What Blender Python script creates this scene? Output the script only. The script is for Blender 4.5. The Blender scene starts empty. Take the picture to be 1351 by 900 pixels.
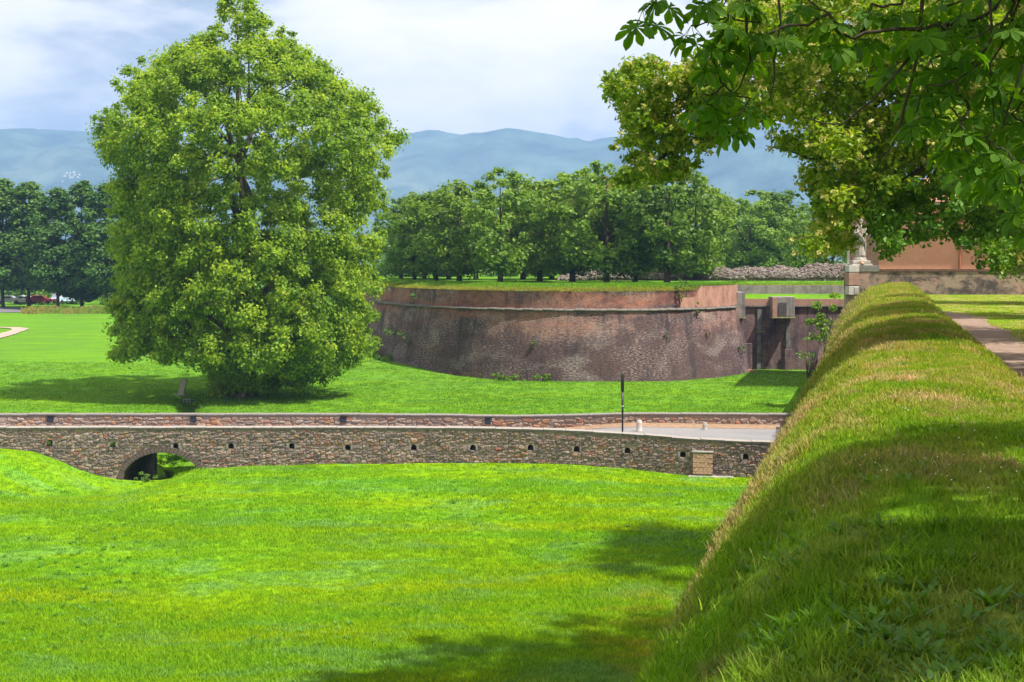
import bpy, math, random
import numpy as np
from mathutils import Vector, Matrix

# ------------------------------------------------------------------ camera
SC = bpy.context.scene
COL = SC.collection
F, CX, CY, H = 1876.0, 675.5, 345.0, 10.5      # focal length and principal point in photo pixels, eye height
cam_d = bpy.data.cameras.new('camera')
cam_d.sensor_width = 36.0
cam_d.lens = 36.0 * F / 1351.0
cam_d.shift_y = -(450.0 - CY) / 1351.0
cam_d.clip_start = 0.1
cam_d.clip_end = 20000
cam = bpy.data.objects.new('camera', cam_d); COL.objects.link(cam)
cam.location = (0, 0, H); cam.rotation_euler = (math.radians(90), 0, 0)
SC.camera = cam

# ------------------------------------------------------------------ light
SUN_EL, SUN_AZ = math.radians(59), math.radians(32)   # azimuth: turned from +X towards the camera side
to_sun = Vector((math.cos(SUN_EL) * math.cos(SUN_AZ), -math.cos(SUN_EL) * math.sin(SUN_AZ), math.sin(SUN_EL)))
sd = bpy.data.lights.new('sun', 'SUN'); sd.energy = 4.6; sd.angle = math.radians(0.9); sd.color = (1.0, 0.95, 0.86)
so = bpy.data.objects.new('sun', sd); COL.objects.link(so)
so.rotation_euler = to_sun.to_track_quat('Z', 'Y').to_euler()

W = bpy.data.worlds.new('World'); SC.world = W; W.use_nodes = True
nt = W.node_tree; nt.nodes.clear()
def N(t, ty, **kw):
    n = t.nodes.new(ty)
    for k, v in kw.items():
        if k.startswith('i_'):
            n.inputs[k[2:].replace('_', ' ')].default_value = v
        else:
            setattr(n, k, v)
    return n
def L(t, a, b): t.links.new(a, b)
sky = N(nt, 'ShaderNodeTexSky', sky_type='NISHITA', sun_disc=False)
sky.sun_elevation = SUN_EL
sky.sun_rotation = math.atan2(to_sun.x, to_sun.y)
tc = N(nt, 'ShaderNodeTexCoord')
mp = N(nt, 'ShaderNodeMapping'); mp.inputs['Scale'].default_value = (1.0, 1.0, 3.0); mp.inputs['Location'].default_value = (3.1, 0.4, 0.55)
L(nt, tc.outputs['Generated'], mp.inputs['Vector'])
n1 = N(nt, 'ShaderNodeTexNoise'); n1.inputs['Scale'].default_value = 4.6; n1.inputs['Detail'].default_value = 8; n1.inputs['Roughness'].default_value = 0.56; n1.inputs['Distortion'].default_value = 0.15
L(nt, mp.outputs[0], n1.inputs['Vector'])
cr = N(nt, 'ShaderNodeValToRGB')
e = cr.color_ramp.elements
e[0].position = 0.38; e[0].color = (2.5, 2.75, 3.2, 1)
e[1].position = 0.60; e[1].color = (7.1, 6.4, 5.6, 1)
m_ = cr.color_ramp.elements.new(0.49); m_.color = (5.7, 5.45, 5.1, 1)
L(nt, n1.outputs[0], cr.inputs[0])
mx = N(nt, 'ShaderNodeMixRGB'); mx.inputs[0].default_value = 0.95
L(nt, sky.outputs[0], mx.inputs[1]); L(nt, cr.outputs[0], mx.inputs[2])
bg = N(nt, 'ShaderNodeBackground'); bg.inputs['Strength'].default_value = 0.108
L(nt, mx.outputs[0], bg.inputs['Color'])
wo = N(nt, 'ShaderNodeOutputWorld'); L(nt, bg.outputs[0], wo.inputs['Surface'])

SC.view_settings.view_transform = 'Standard'; SC.view_settings.look = 'None'
SC.view_settings.gamma = 1.0; SC.view_settings.exposure = 1.05
SC.render.engine = 'CYCLES'
SC.cycles.max_bounces = 5; SC.cycles.diffuse_bounces = 3; SC.cycles.glossy_bounces = 2
SC.cycles.transmission_bounces = 3; SC.cycles.volume_bounces = 0; SC.cycles.transparent_max_bounces = 6
SC.cycles.caustics_reflective = False; SC.cycles.caustics_refractive = False
try:
    SC.cycles.use_denoising = True
except Exception: pass

rng = np.random.default_rng(7)
random.seed(7)

# ------------------------------------------------------------------ helpers
def tag(o, label=None, cat=None, group=None, kind=None):
    if label: o['label'] = label
    if cat: o['category'] = cat
    if group: o['group'] = group
    if kind: o['kind'] = kind
    return o
def link(o, parent=None):
    COL.objects.link(o)
    if parent is not None: o.parent = parent
    return o
def empty(name, loc=(0, 0, 0), rz=0.0, **kw):
    o = bpy.data.objects.new(name, None); o.location = loc; o.rotation_euler = (0, 0, rz); o.empty_display_size = 0.3
    link(o); tag(o, **kw); return o
def P(x, y, d):
    return Vector(((x - CX) / F * d, d, H - (y - CY) / F * d))
def mesh_np(name, V, Fc, mats=(), attrs=None, smooth=False, uv=None, fmat=None):
    """V (n,3); Fc (m,k) or list of arrays of the same k"""
    V = np.asarray(V, np.float32)
    me = bpy.data.meshes.new(name)
    if not isinstance(Fc, list): Fc = [Fc]
    Fc = [np.asarray(f, np.int32) for f in Fc if len(f)]
    loops = np.concatenate([f.ravel() for f in Fc]) if Fc else np.zeros(0, np.int32)
    tot = np.concatenate([np.full(len(f), f.shape[1], np.int32) for f in Fc]) if Fc else np.zeros(0, np.int32)
    me.vertices.add(len(V)); me.vertices.foreach_set('co', V.ravel())
    if len(tot):
        me.loops.add(len(loops)); me.loops.foreach_set('vertex_index', loops)
        me.polygons.add(len(tot))
        st = np.concatenate([[0], np.cumsum(tot)[:-1]]).astype(np.int32)
        me.polygons.foreach_set('loop_start', st); me.polygons.foreach_set('loop_total', tot)
        if fmat is not None: me.polygons.foreach_set('material_index', np.asarray(fmat, np.int32))
    for m in mats: me.materials.append(m)
    me.update(calc_edges=True)
    for k, a in (attrs or {}).items():
        at = me.attributes.new(k, 'FLOAT', 'POINT'); at.data.foreach_set('value', np.asarray(a, np.float32))
    if uv is not None:
        ul = me.uv_layers.new(name='UVMap'); ul.data.foreach_set('uv', np.asarray(uv, np.float32)[loops].ravel())
    if len(tot): me.polygons.foreach_set('use_smooth', np.full(len(tot), bool(smooth)))
    me.validate(clean_customdata=False)
    return me
class MB:
    def __init__(s): s.v = []; s.f = []
    def add(s, vs, fs):
        b = len(s.v); s.v += [tuple(v) for v in vs]; s.f += [tuple(i + b for i in f) for f in fs]; return s
    def box(s, a, b, rot=None, origin=None, bev=0.0):
        x0, y0, z0 = a; x1, y1, z1 = b
        if bev > 0:
            vs = []; fs = []
            q = bev
            for z, i in ((z0, q), (z0 + q, 0), (z1 - q, 0), (z1, q)):
                vs += [(x0 + i, y0 + i, z), (x1 - i, y0 + i, z), (x1 - i, y1 - i, z), (x0 + i, y1 - i, z)]
            fs.append((3, 2, 1, 0)); fs.append((12, 13, 14, 15))
            for r in range(3):
                for k in range(4):
                    fs.append((r * 4 + k, r * 4 + (k + 1) % 4, r * 4 + 4 + (k + 1) % 4, r * 4 + 4 + k))
        else:
            vs = [(x0, y0, z0), (x1, y0, z0), (x1, y1, z0), (x0, y1, z0), (x0, y0, z1), (x1, y0, z1), (x1, y1, z1), (x0, y1, z1)]
            fs = [(3, 2, 1, 0), (4, 5, 6, 7), (0, 1, 5, 4), (1, 2, 6, 5), (2, 3, 7, 6), (3, 0, 4, 7)]
        if rot is not None:
            c = Vector(origin if origin is not None else (0, 0, 0)); vs = [rot @ Vector(v) + c for v in vs]
        return s.add(vs, fs)
    def lathe(s, prof, n=16, center=(0, 0, 0), wob=None):
        vs = []; cx, cy, cz = center
        for r, z in prof:
            for k in range(n):
                a = 2 * math.pi * k / n
                rr = r * (wob(a, z) if wob else 1)
                vs.append((cx + rr * math.cos(a), cy + rr * math.sin(a), cz + z))
        fs = []
        for i in range(len(prof) - 1):
            for k in range(n):
                fs.append((i * n + k, i * n + (k + 1) % n, (i + 1) * n + (k + 1) % n, (i + 1) * n + k))
        fs.append(tuple(range(n - 1, -1, -1))); fs.append(tuple((len(prof) - 1) * n + k for k in range(n)))
        return s.add(vs, fs)
    def tube(s, pts, rad, n=7):
        pts = [Vector(p) for p in pts]
        vs = []; fs = []
        up = Vector((0.31, 0.17, 0.93)).normalized()
        prev = None
        for i, p in enumerate(pts):
            d = (pts[min(i + 1, len(pts) - 1)] - pts[max(i - 1, 0)])
            if d.length < 1e-6: d = Vector((0, 0, 1))
            d.normalize()
            if prev is None:
                a = d.cross(Vector((1, 0, 0)) if abs(d.x) < 0.8 else Vector((0, 1, 0))).normalized()
            else:
                a = (prev - d * prev.dot(d))
                a = a.normalized() if a.length > 1e-5 else d.orthogonal().normalized()
            prev = a; b = d.cross(a)
            for k in range(n):
                t = 2 * math.pi * k / n
                vs.append(p + (a * math.cos(t) + b * math.sin(t)) * rad[i])
        for i in range(len(pts) - 1):
            for k in range(n):
                fs.append((i * n + k, i * n + (k + 1) % n, (i + 1) * n + (k + 1) % n, (i + 1) * n + k))
        fs.append(tuple(range(n - 1, -1, -1))); fs.append(tuple((len(pts) - 1) * n + k for k in range(n)))
        return s.add(vs, fs)
    def mesh(s, name, mat, smooth=False):
        me = bpy.data.meshes.new(name); me.from_pydata(s.v, [], s.f)
        if mat: me.materials.append(mat)
        if smooth: me.polygons.foreach_set('use_smooth', [True] * len(me.polygons))
        me.update(); return me
    def obj(s, name, mat, parent=None, smooth=False, **kw):
        return tag(link(bpy.data.objects.new(name, s.mesh(name, mat, smooth)), parent), **kw)
def obj(name, me, parent=None, **kw):
    return tag(link(bpy.data.objects.new(name, me), parent), **kw)
def sst(x, a, b):
    t = np.clip((np.asarray(x, float) - a) / (b - a), 0, 1); return t * t * (3 - 2 * t)
# smooth value noise in numpy
_perm = rng.random((64, 64))
def vnoise(x, y, sc=1.0, o=0):
    x = np.asarray(x, float) / sc + 13.7 * (o + 1); y = np.asarray(y, float) / sc + 7.3 * (o + 1)
    xi = np.floor(x).astype(int); yi = np.floor(y).astype(int); fx = x - xi; fy = y - yi
    fx = fx * fx * (3 - 2 * fx); fy = fy * fy * (3 - 2 * fy)
    g = lambda a, b: _perm[a % 64, b % 64]
    return (g(xi, yi) * (1 - fx) + g(xi + 1, yi) * fx) * (1 - fy) + (g(xi, yi + 1) * (1 - fx) + g(xi + 1, yi + 1) * fx) * fy
def fbm(x, y, sc, o=0, n=3):
    s = 0; a = 1; t = 0
    for k in range(n):
        s = s + a * vnoise(x, y, sc / 2 ** k, o + k); t += a; a *= 0.5
    return s / t

# ------------------------------------------------------------------ materials
def new_mat(name):
    m = bpy.data.materials.new(name); m.use_nodes = True; t = m.node_tree; t.nodes.clear()
    out = N(t, 'ShaderNodeOutputMaterial'); return m, t, out
def ramp(t, fac, stops, const=False):
    r = N(t, 'ShaderNodeValToRGB')
    el = r.color_ramp.elements
    if const: r.color_ramp.interpolation = 'CONSTANT'
    el[0].position, el[1].position = stops[0][0], stops[-1][0]
    el[0].color = (*stops[0][1], 1); el[1].color = (*stops[-1][1], 1)
    for p, c in stops[1:-1]:
        q = el.new(p); q.color = (*c, 1)
    if fac is not None: L(t, fac, r.inputs[0])
    return r.outputs[0]
def noise(t, vec, scale, detail=3, rough=0.5, dist=0.0):
    n = N(t, 'ShaderNodeTexNoise'); n.inputs['Scale'].default_value = scale; n.inputs['Detail'].default_value = detail
    n.inputs['Roughness'].default_value = rough; n.inputs['Distortion'].default_value = dist
    if vec is not None: L(t, vec, n.inputs['Vector'])
    return n.outputs[0]
def mapping(t, vec, scale=(1, 1, 1), loc=(0, 0, 0)):
    m = N(t, 'ShaderNodeMapping'); m.inputs['Scale'].default_value = scale; m.inputs['Location'].default_value = loc
    L(t, vec, m.inputs['Vector']); return m.outputs[0]
def mixc(t, fac, a, b, mode='MIX'):
    m = N(t, 'ShaderNodeMixRGB', blend_type=mode)
    for i, v in ((0, fac), (1, a), (2, b)):
        if isinstance(v, (int, float)): m.inputs[i].default_value = v
        elif isinstance(v, tuple): m.inputs[i].default_value = (*v, 1)
        else: L(t, v, m.inputs[i])
    return m.outputs[0]
def math_(t, op, a, b=None, clamp=False):
    m = N(t, 'ShaderNodeMath', operation=op, use_clamp=clamp)
    for i, v in ((0, a), (1, b)):
        if v is None: continue
        if isinstance(v, (int, float)): m.inputs[i].default_value = v
        else: L(t, v, m.inputs[i])
    return m.outputs[0]
def mrange(t, v, a, b, c=0.0, d=1.0):
    m = N(t, 'ShaderNodeMapRange'); m.interpolation_type = 'SMOOTHSTEP'
    L(t, v, m.inputs[0])
    for i, q in enumerate((a, b, c, d)): m.inputs[i + 1].default_value = q
    return m.outputs[0]
def pos(t): return N(t, 'ShaderNodeNewGeometry').outputs['Position']
def objc(t): return N(t, 'ShaderNodeTexCoord').outputs['Object']
def bsdf(t, out, col, rough=0.85, spec=0.25, bump=None, bstr=0.3, bdist=0.02):
    b = N(t, 'ShaderNodeBsdfPrincipled')
    if isinstance(col, tuple): b.inputs['Base Color'].default_value = (*col, 1)
    else: L(t, col, b.inputs['Base Color'])
    b.inputs['Roughness'].default_value = rough; b.inputs['Specular IOR Level'].default_value = spec
    if bump is not None:
        bn = N(t, 'ShaderNodeBump'); bn.inputs['Strength'].default_value = bstr; bn.inputs['Distance'].default_value = bdist
        L(t, bump, bn.inputs['Height']); L(t, bn.outputs[0], b.inputs['Normal'])
    L(t, b.outputs[0], out.inputs['Surface']); return b
def simple(name, col, rough=0.8, var=0.25, scale=6.0, spec=0.25, bstr=0.3):
    m, t, out = new_mat(name)
    n = noise(t, objc(t), scale, 5, 0.6)
    c = ramp(t, n, [(0.25, tuple(x * (1 - var) for x in col)), (0.75, tuple(min(1, x * (1 + var)) for x in col))])
    bsdf(t, out, c, rough, spec, n, bstr); return m

# shared colour logic for all grass: a node group driven by world position
def grass_group():
    g = bpy.data.node_groups.new('grass_colour', 'ShaderNodeTree')
    g.interface.new_socket('Color', in_out='OUTPUT', socket_type='NodeSocketColor')
    o = N(g, 'NodeGroupOutput')
    p = pos(g)
    sp = mapping(g, p, (1, 1, 0.0))
    mr = N(g, 'ShaderNodeMapping'); mr.inputs['Rotation'].default_value = (0, 0, math.radians(-38)); mr.inputs['Scale'].default_value = (0.05, 0.26, 1); L(g, sp, mr.inputs['Vector'])
    nA = noise(g, mr.outputs[0], 1.0, 6, 0.6, 0.5)
    nB = noise(g, mapping(g, sp, (0.25, 0.5, 1), (9, 3, 0)), 1.0, 4, 0.6, 0.6)
    nC = noise(g, mapping(g, sp, (2.2, 2.2, 1), (4, 1, 0)), 1.0, 4, 0.65)
    base = ramp(g, nA, [(0.30, (0.13, 0.33, 0.020)), (0.46, (0.175, 0.355, 0.007)), (0.56, (0.22, 0.375, 0.003)), (0.70, (0.29, 0.40, 0.002))])
    c = mixc(g, mrange(g, nB, 0.50, 0.66, 0, 0.8), base, (0.17, 0.34, 0.075))
    c = mixc(g, mrange(g, nB, 0.46, 0.30, 0, 0.6), c, (0.27, 0.40, 0.001))
    sepx = N(g, 'ShaderNodeSeparateXYZ'); L(g, p, sepx.inputs[0])
    # dry orange-yellow turf at the foot of the rampart
    c = mixc(g, mrange(g, sepx.outputs[1], 76, 96, 0, 0.62), c, mixc(g, nC, (0.08, 0.22, 0.012), (0.15, 0.29, 0.03)))
    dx = math_(g, 'SUBTRACT', sepx.outputs[0], 4.2); dy = math_(g, 'SUBTRACT', sepx.outputs[1], 40.0)
    dd = math_(g, 'ADD', math_(g, 'MULTIPLY', math_(g, 'MULTIPLY', dx, dx), 0.16), math_(g, 'MULTIPLY', math_(g, 'MULTIPLY', dy, dy), 0.03))
    dry = math_(g, 'MULTIPLY', mrange(g, dd, 1.2, 0.1), mrange(g, nB, 0.40, 0.58))
    c = mixc(g, math_(g, 'MULTIPLY', dry, 0.38), c, (0.52, 0.34, 0.015))
    # rampart bank is duller, with straw on its moat side
    u = math_(g, 'SUBTRACT', sepx.outputs[0], math_(g, 'MULTIPLY', sepx.outputs[1], 0.26))
    onr = math_(g, 'MULTIPLY', mrange(g, u, -3.4, -3.2), mrange(g, sepx.outputs[2], 4.0, 4.3))
    nD = noise(g, mapping(g, sp, (0.9, 0.35, 1), (1, 7, 0)), 1.0, 4, 0.6, 0.3)
    rb = ramp(g, nD, [(0.30, (0.12, 0.22, 0.010)), (0.42, (0.18, 0.26, 0.010)), (0.52, (0.27, 0.27, 0.04)), (0.63, (0.38, 0.29, 0.12))])
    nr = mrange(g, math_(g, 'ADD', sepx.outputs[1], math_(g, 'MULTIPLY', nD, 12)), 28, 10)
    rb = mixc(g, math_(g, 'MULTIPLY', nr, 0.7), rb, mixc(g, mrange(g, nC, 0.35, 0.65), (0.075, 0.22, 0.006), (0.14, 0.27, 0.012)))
    straw = math_(g, 'MULTIPLY', mrange(g, u, -0.4, -1.9), mrange(g, nD, 0.34, 0.6))
    farb = mrange(g, math_(g, 'ADD', sepx.outputs[1], math_(g, 'MULTIPLY', nD, 8)), 10, 30)
    rb = mixc(g, math_(g, 'MULTIPLY', math_(g, 'MULTIPLY', straw, farb), 0.9), rb, (0.30, 0.20, 0.11))
    nE = noise(g, mapping(g, sp, (1.5, 0.8, 1), (8, 2, 0)), 1.0, 5, 0.7, 0.4)
    rb = mixc(g, math_(g, 'MULTIPLY', mrange(g, nE, 0.56, 0.68), mrange(g, u, -2.5, 1.5, 0.45, 0.85)), rb, (0.27, 0.20, 0.095))
    c = mixc(g, onr, c, rb)
    edge = math_(g, 'MULTIPLY', mrange(g, sepx.outputs[2], 7.4, 7.7), mrange(g, sepx.outputs[1], 108, 112))
    eb_ = mixc(g, mrange(g, nC, 0.35, 0.6), (0.34, 0.33, 0.03), (0.40, 0.30, 0.09))
    c = mixc(g, math_(g, 'MULTIPLY', edge, mrange(g, sepx.outputs[2], 8.42, 7.95, 0.0, 0.85)), c, eb_)
    c = mixc(g, mrange(g, nC, 0.45, 0.62, 0, 0.42), c, (0.08, 0.22, 0.008))
    L(g, c, o.inputs[0])
    return g
GG = grass_group()
def grass_ground_mat():
    m, t, out = new_mat('turf')
    g = N(t, 'ShaderNodeGroup'); g.node_tree = GG
    p = pos(t)
    fine = noise(t, p, 5.0, 6, 0.75)
    mid_ = noise(t, p, 1.3, 5, 0.7)
    c = mixc(t, mrange(t, fine, 0.38, 0.60, 0.0, 0.5), g.outputs[0], (0.04, 0.10, 0.012))
    c = mixc(t, mrange(t, mid_, 0.5, 0.66, 0.0, 0.3), c, (0.08, 0.2, 0.012))
    sep = N(t, 'ShaderNodeSeparateXYZ'); L(t, p, sep.inputs[0])
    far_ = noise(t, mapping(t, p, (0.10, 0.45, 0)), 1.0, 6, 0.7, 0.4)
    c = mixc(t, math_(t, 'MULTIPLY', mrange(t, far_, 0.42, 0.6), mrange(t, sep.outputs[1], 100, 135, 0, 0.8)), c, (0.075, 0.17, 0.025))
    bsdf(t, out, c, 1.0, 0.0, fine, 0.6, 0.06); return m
def grass_blade_mat():
    m, t, out = new_mat('grass_blades')
    g = N(t, 'ShaderNodeGroup'); g.node_tree = GG
    at = N(t, 'ShaderNodeAttribute', attribute_type='INSTANCER', attribute_name='tint')
    at2 = N(t, 'ShaderNodeAttribute', attribute_type='GEOMETRY', attribute_name='bl')
    v = math_(t, 'FRACT', math_(t, 'ADD', at.outputs['Fac'], at2.outputs['Fac']))
    k = ramp(t, v, [(0.0, (0.5, 0.58, 0.7)), (0.35, (0.95, 0.95, 1.0)), (0.6, (1.12, 1.1, 1.0)), (0.86, (1.3, 1.22, 1.2)), (0.95, (1.7, 1.35, 2.2)), (1.0, (2.0, 1.4, 2.8))])
    c = mixc(t, 1.0, g.outputs[0], k, 'MULTIPLY')
    b = N(t, 'ShaderNodeBsdfPrincipled'); L(t, c, b.inputs['Base Color']); b.inputs['Roughness'].default_value = 0.6; b.inputs['Specular IOR Level'].default_value = 0.06
    tr = N(t, 'ShaderNodeBsdfTranslucent'); L(t, mixc(t, 1.0, c, (1.15, 1.15, 0.5), 'MULTIPLY'), tr.inputs['Color'])
    ms = N(t, 'ShaderNodeMixShader'); ms.inputs[0].default_value = 0.42
    L(t, b.outputs[0], ms.inputs[1]); L(t, tr.outputs[0], ms.inputs[2]); L(t, ms.outputs[0], out.inputs['Surface'])
    return m
M_DOCK = None
M_TURF = grass_ground_mat(); M_BLADE = grass_blade_mat()

def leaf_mat(name, dark, mid, light, transl=0.4, rough=0.5, spec=0.35, tcol=(1.25, 1.2, 0.35), objvar=0.0):
    m, t, out = new_mat(name)
    at = N(t, 'ShaderNodeAttribute', attribute_name='tint')
    f = at.outputs['Fac']
    if objvar:
        oi = N(t, 'ShaderNodeObjectInfo')
        f = math_(t, 'ADD', f, math_(t, 'MULTIPLY', math_(t, 'SUBTRACT', oi.outputs['Random'], 0.5), objvar), True)
    c = ramp(t, f, [(0.0, dark), (0.5, mid), (1.0, light)])
    b = N(t, 'ShaderNodeBsdfPrincipled'); L(t, c, b.inputs['Base Color']); b.inputs['Roughness'].default_value = rough; b.inputs['Specular IOR Level'].default_value = spec
    tr = N(t, 'ShaderNodeBsdfTranslucent'); L(t, mixc(t, 1.0, c, tcol, 'MULTIPLY'), tr.inputs['Color'])
    ms = N(t, 'ShaderNodeMixShader'); ms.inputs[0].default_value = transl
    L(t, b.outputs[0], ms.inputs[1]); L(t, tr.outputs[0], ms.inputs[2]); L(t, ms.outputs[0], out.inputs['Surface'])
    return m
M_PLANE = leaf_mat('plane_leaves', (0.10, 0.19, 0.012), (0.22, 0.37, 0.018), (0.42, 0.52, 0.035), 0.52)
M_GROVE = leaf_mat('grove_leaves', (0.07, 0.15, 0.010), (0.14, 0.25, 0.018), (0.25, 0.35, 0.03), 0.4, objvar=0.7)
M_GROVEL = leaf_mat('light_grove_leaves', (0.10, 0.20, 0.014), (0.18, 0.31, 0.03), (0.30, 0.41, 0.055), 0.42, objvar=0.4)
M_GROVESH = leaf_mat('deep_green_leaves', (0.035, 0.11, 0.010), (0.085, 0.20, 0.016), (0.17, 0.30, 0.025), 0.4)  # deeper, cooler green with the lower linden's shade put into the colour
M_BRIGHT = leaf_mat('bright_leaves', (0.08, 0.17, 0.012), (0.14, 0.25, 0.015), (0.24, 0.34, 0.02), 0.4)
M_DARKLIME = leaf_mat('dark_lime_leaves', (0.045, 0.115, 0.018), (0.085, 0.19, 0.026), (0.16, 0.27, 0.036), 0.34, objvar=0.3)
M_LINDEN = leaf_mat('linden_leaves', (0.07, 0.16, 0.008), (0.19, 0.30, 0.012), (0.38, 0.45, 0.03), 0.52)
M_BLOSSOM = leaf_mat('linden_blossom', (0.34, 0.34, 0.06), (0.47, 0.42, 0.10), (0.62, 0.56, 0.22), 0.4, tcol=(1, 1, 0.8))
M_CHEST = leaf_mat('chestnut_leaves', (0.04, 0.12, 0.008), (0.085, 0.20, 0.011), (0.16, 0.30, 0.016), 0.55, rough=0.6, spec=0.22)
M_WEED = leaf_mat('weed_leaves', (0.06, 0.14, 0.02), (0.11, 0.21, 0.03), (0.2, 0.28, 0.05), 0.35)
M_MDOCK = leaf_mat('meadow_dock', (0.10, 0.26, 0.015), (0.14, 0.32, 0.02), (0.18, 0.36, 0.03), 0.4)
M_DOCK = leaf_mat('dock_leaves', (0.08, 0.2, 0.015), (0.12, 0.26, 0.02), (0.18, 0.32, 0.03), 0.4)
def bark_mat(name, a, b, s=3.0):
    m, t, out = new_mat(name)
    n = noise(t, mapping(t, objc(t), (1, 1, 0.25)), s, 6, 0.7)
    bsdf(t, out, ramp(t, n, [(0.3, a), (0.7, b)]), 0.95, 0.1, n, 0.8, 0.05); return m
M_BARK = bark_mat('bark', (0.035, 0.027, 0.022), (0.10, 0.08, 0.065))
M_PBARK = bark_mat('plane_bark', (0.05, 0.042, 0.032), (0.15, 0.13, 0.10), 1.5)

def bastion_mat():
    m, t, out = new_mat('weathered_brick')
    uv = N(t, 'ShaderNodeUVMap'); uv.uv_map = 'UVMap'
    v = uv.outputs[0]
    br = N(t, 'ShaderNodeTexBrick'); L(t, v, br.inputs['Vector'])
    br.inputs['Scale'].default_value = 1.0; br.inputs['Brick Width'].default_value = 0.34; br.inputs['Row Height'].default_value = 0.115
    br.inputs['Mortar Size'].default_value = 0.016; br.inputs['Mortar Smooth'].default_value = 0.3
    br.inputs['Color1'].default_value = (0.19, 0.075, 0.055, 1); br.inputs['Color2'].default_value = (0.36, 0.145, 0.095, 1); br.inputs['Mortar'].default_value = (0.30, 0.25, 0.21, 1)
    sp = N(t, 'ShaderNodeSeparateXYZ'); L(t, v, sp.inputs[0])
    z = sp.outputs[1]
    big = noise(t, mapping(t, v, (0.11, 0.22, 1)), 1.0, 5, 0.6, 0.5)
    mid = noise(t, mapping(t, v, (0.9, 1.2, 1), (3, 5, 0)), 1.0, 5, 0.7)
    fine = noise(t, mapping(t, v, (3.6, 10.0, 1)), 1.0, 6, 0.85)
    # old grime: purplish black, patchy
    zf = mrange(t, z, 7.0, 1.5, 0.0, 0.34)
    g1 = math_(t, 'ADD', math_(t, 'ADD', big, zf), math_(t, 'MULTIPLY', math_(t, 'SUBTRACT', mid, 0.5), 0.55))
    c = mixc(t, mrange(t, g1, 0.50, 0.70, 0, 0.93), br.outputs[0], (0.072, 0.042, 0.043))
    c = mixc(t, 0.22, c, (0.10, 0.075, 0.07))
    # lime bloom, speckled
    bl = noise(t, mapping(t, v, (0.16, 0.30, 1), (21, 2, 0)), 1.0, 4, 0.6, 0.4)
    sp2 = math_(t, 'MULTIPLY', mrange(t, fine, 0.50, 0.60), mrange(t, bl, 0.42, 0.58, 0.15, 0.75))
    c = mixc(t, sp2, c, (0.38, 0.30, 0.285))
    c = mixc(t, mrange(t, fine, 0.50, 0.40, 0, 0.6), c, (0.03, 0.022, 0.03))
    # streaks of run-off
    st = noise(t, mapping(t, v, (0.75, 0.10, 1), (5, 0, 0)), 1.0, 7, 0.75, 0.6)
    c = mixc(t, math_(t, 'MULTIPLY', math_(t, 'MULTIPLY', mrange(t, st, 0.49, 0.62), mrange(t, big, 0.35, 0.6, 0.45, 1.0)), 0.85), c, (0.045, 0.038, 0.042))
    c = mixc(t, math_(t, 'MULTIPLY', mrange(t, st, 0.42, 0.30), mrange(t, z, 1.0, 5.5, 0.05, 0.42)), c, (0.42, 0.30, 0.25))
    # orange-red patches of newer brick near the string course
    rd = noise(t, mapping(t, v, (0.10, 0.5, 1), (2, 33, 0)), 1.0, 3, 0.6, 0.4)
    c = mixc(t, math_(t, 'MULTIPLY', mrange(t, rd, 0.47, 0.62), mrange(t, z, 4.0, 6.0, 0.0, 0.62)), c, mixc(t, mrange(t, mid, 0.35, 0.65), (0.13, 0.055, 0.045), (0.42, 0.17, 0.105)))
    # moss and lichen
    ms = noise(t, mapping(t, v, (0.5, 0.9, 1), (40, 8, 0)), 1.0, 5, 0.7)
    c = mixc(t, mrange(t, ms, 0.66, 0.74, 0, 0.6), c, (0.13, 0.14, 0.04))
    pt2 = noise(t, mapping(t, v, (0.22, 0.4, 1), (61, 9, 0)), 1.0, 6, 0.65, 0.5)
    c = mixc(t, math_(t, 'MULTIPLY', mrange(t, pt2, 0.52, 0.66), mrange(t, fine, 0.44, 0.6, 0.1, 0.6)), c, (0.36, 0.31, 0.29))
    hb = mixc(t, 0.5, fine, br.outputs['Fac'])
    bsdf(t, out, c, 0.95, 0.1, fine, 0.9, 0.05); return m
M_BRICK = bastion_mat()
def plain_brick(name, c1, c2, mortar, stain, amt=0.5, use_uv=False, scale=1.0):
    m, t, out = new_mat(name)
    if use_uv:
        uv = N(t, 'ShaderNodeUVMap'); uv.uv_map = 'UVMap'; v = uv.outputs[0]
    else:
        cc = N(t, 'ShaderNodeSeparateXYZ'); L(t, pos(t), cc.inputs[0])
        cb = N(t, 'ShaderNodeCombineXYZ'); L(t, math_(t, 'ADD', cc.outputs[0], math_(t, 'MULTIPLY', cc.outputs[1], 0.7)), cb.inputs[0]); L(t, cc.outputs[2], cb.inputs[1]); v = cb.outputs[0]
    br = N(t, 'ShaderNodeTexBrick'); L(t, v, br.inputs['Vector']); br.inputs['Scale'].default_value = scale
    br.inputs['Brick Width'].default_value = 0.30; br.inputs['Row Height'].default_value = 0.085; br.inputs['Mortar Size'].default_value = 0.012
    br.inputs['Color1'].default_value = (*c1, 1); br.inputs['Color2'].default_value = (*c2, 1); br.inputs['Mortar'].default_value = (*mortar, 1)
    n = noise(t, mapping(t, v, (0.9, 0.5, 1)), 1.0, 6, 0.7, 0.3)
    f = noise(t, v, 9.0, 5, 0.75)
    st = noise(t, mapping(t, v, (2.2, 0.12, 1), (5, 0, 0)), 1.0, 5, 0.75)
    c = mixc(t, mrange(t, n, 0.40, 0.66, 0, amt), br.outputs[0], stain)
    c = mixc(t, mrange(t, f, 0.55, 0.7, 0, 0.4), c, mortar)
    c = mixc(t, mrange(t, st, 0.52, 0.66, 0, amt * 0.8), c, stain)
    bsdf(t, out, c, 0.95, 0.1, f, 0.7, 0.04); return m
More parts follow.
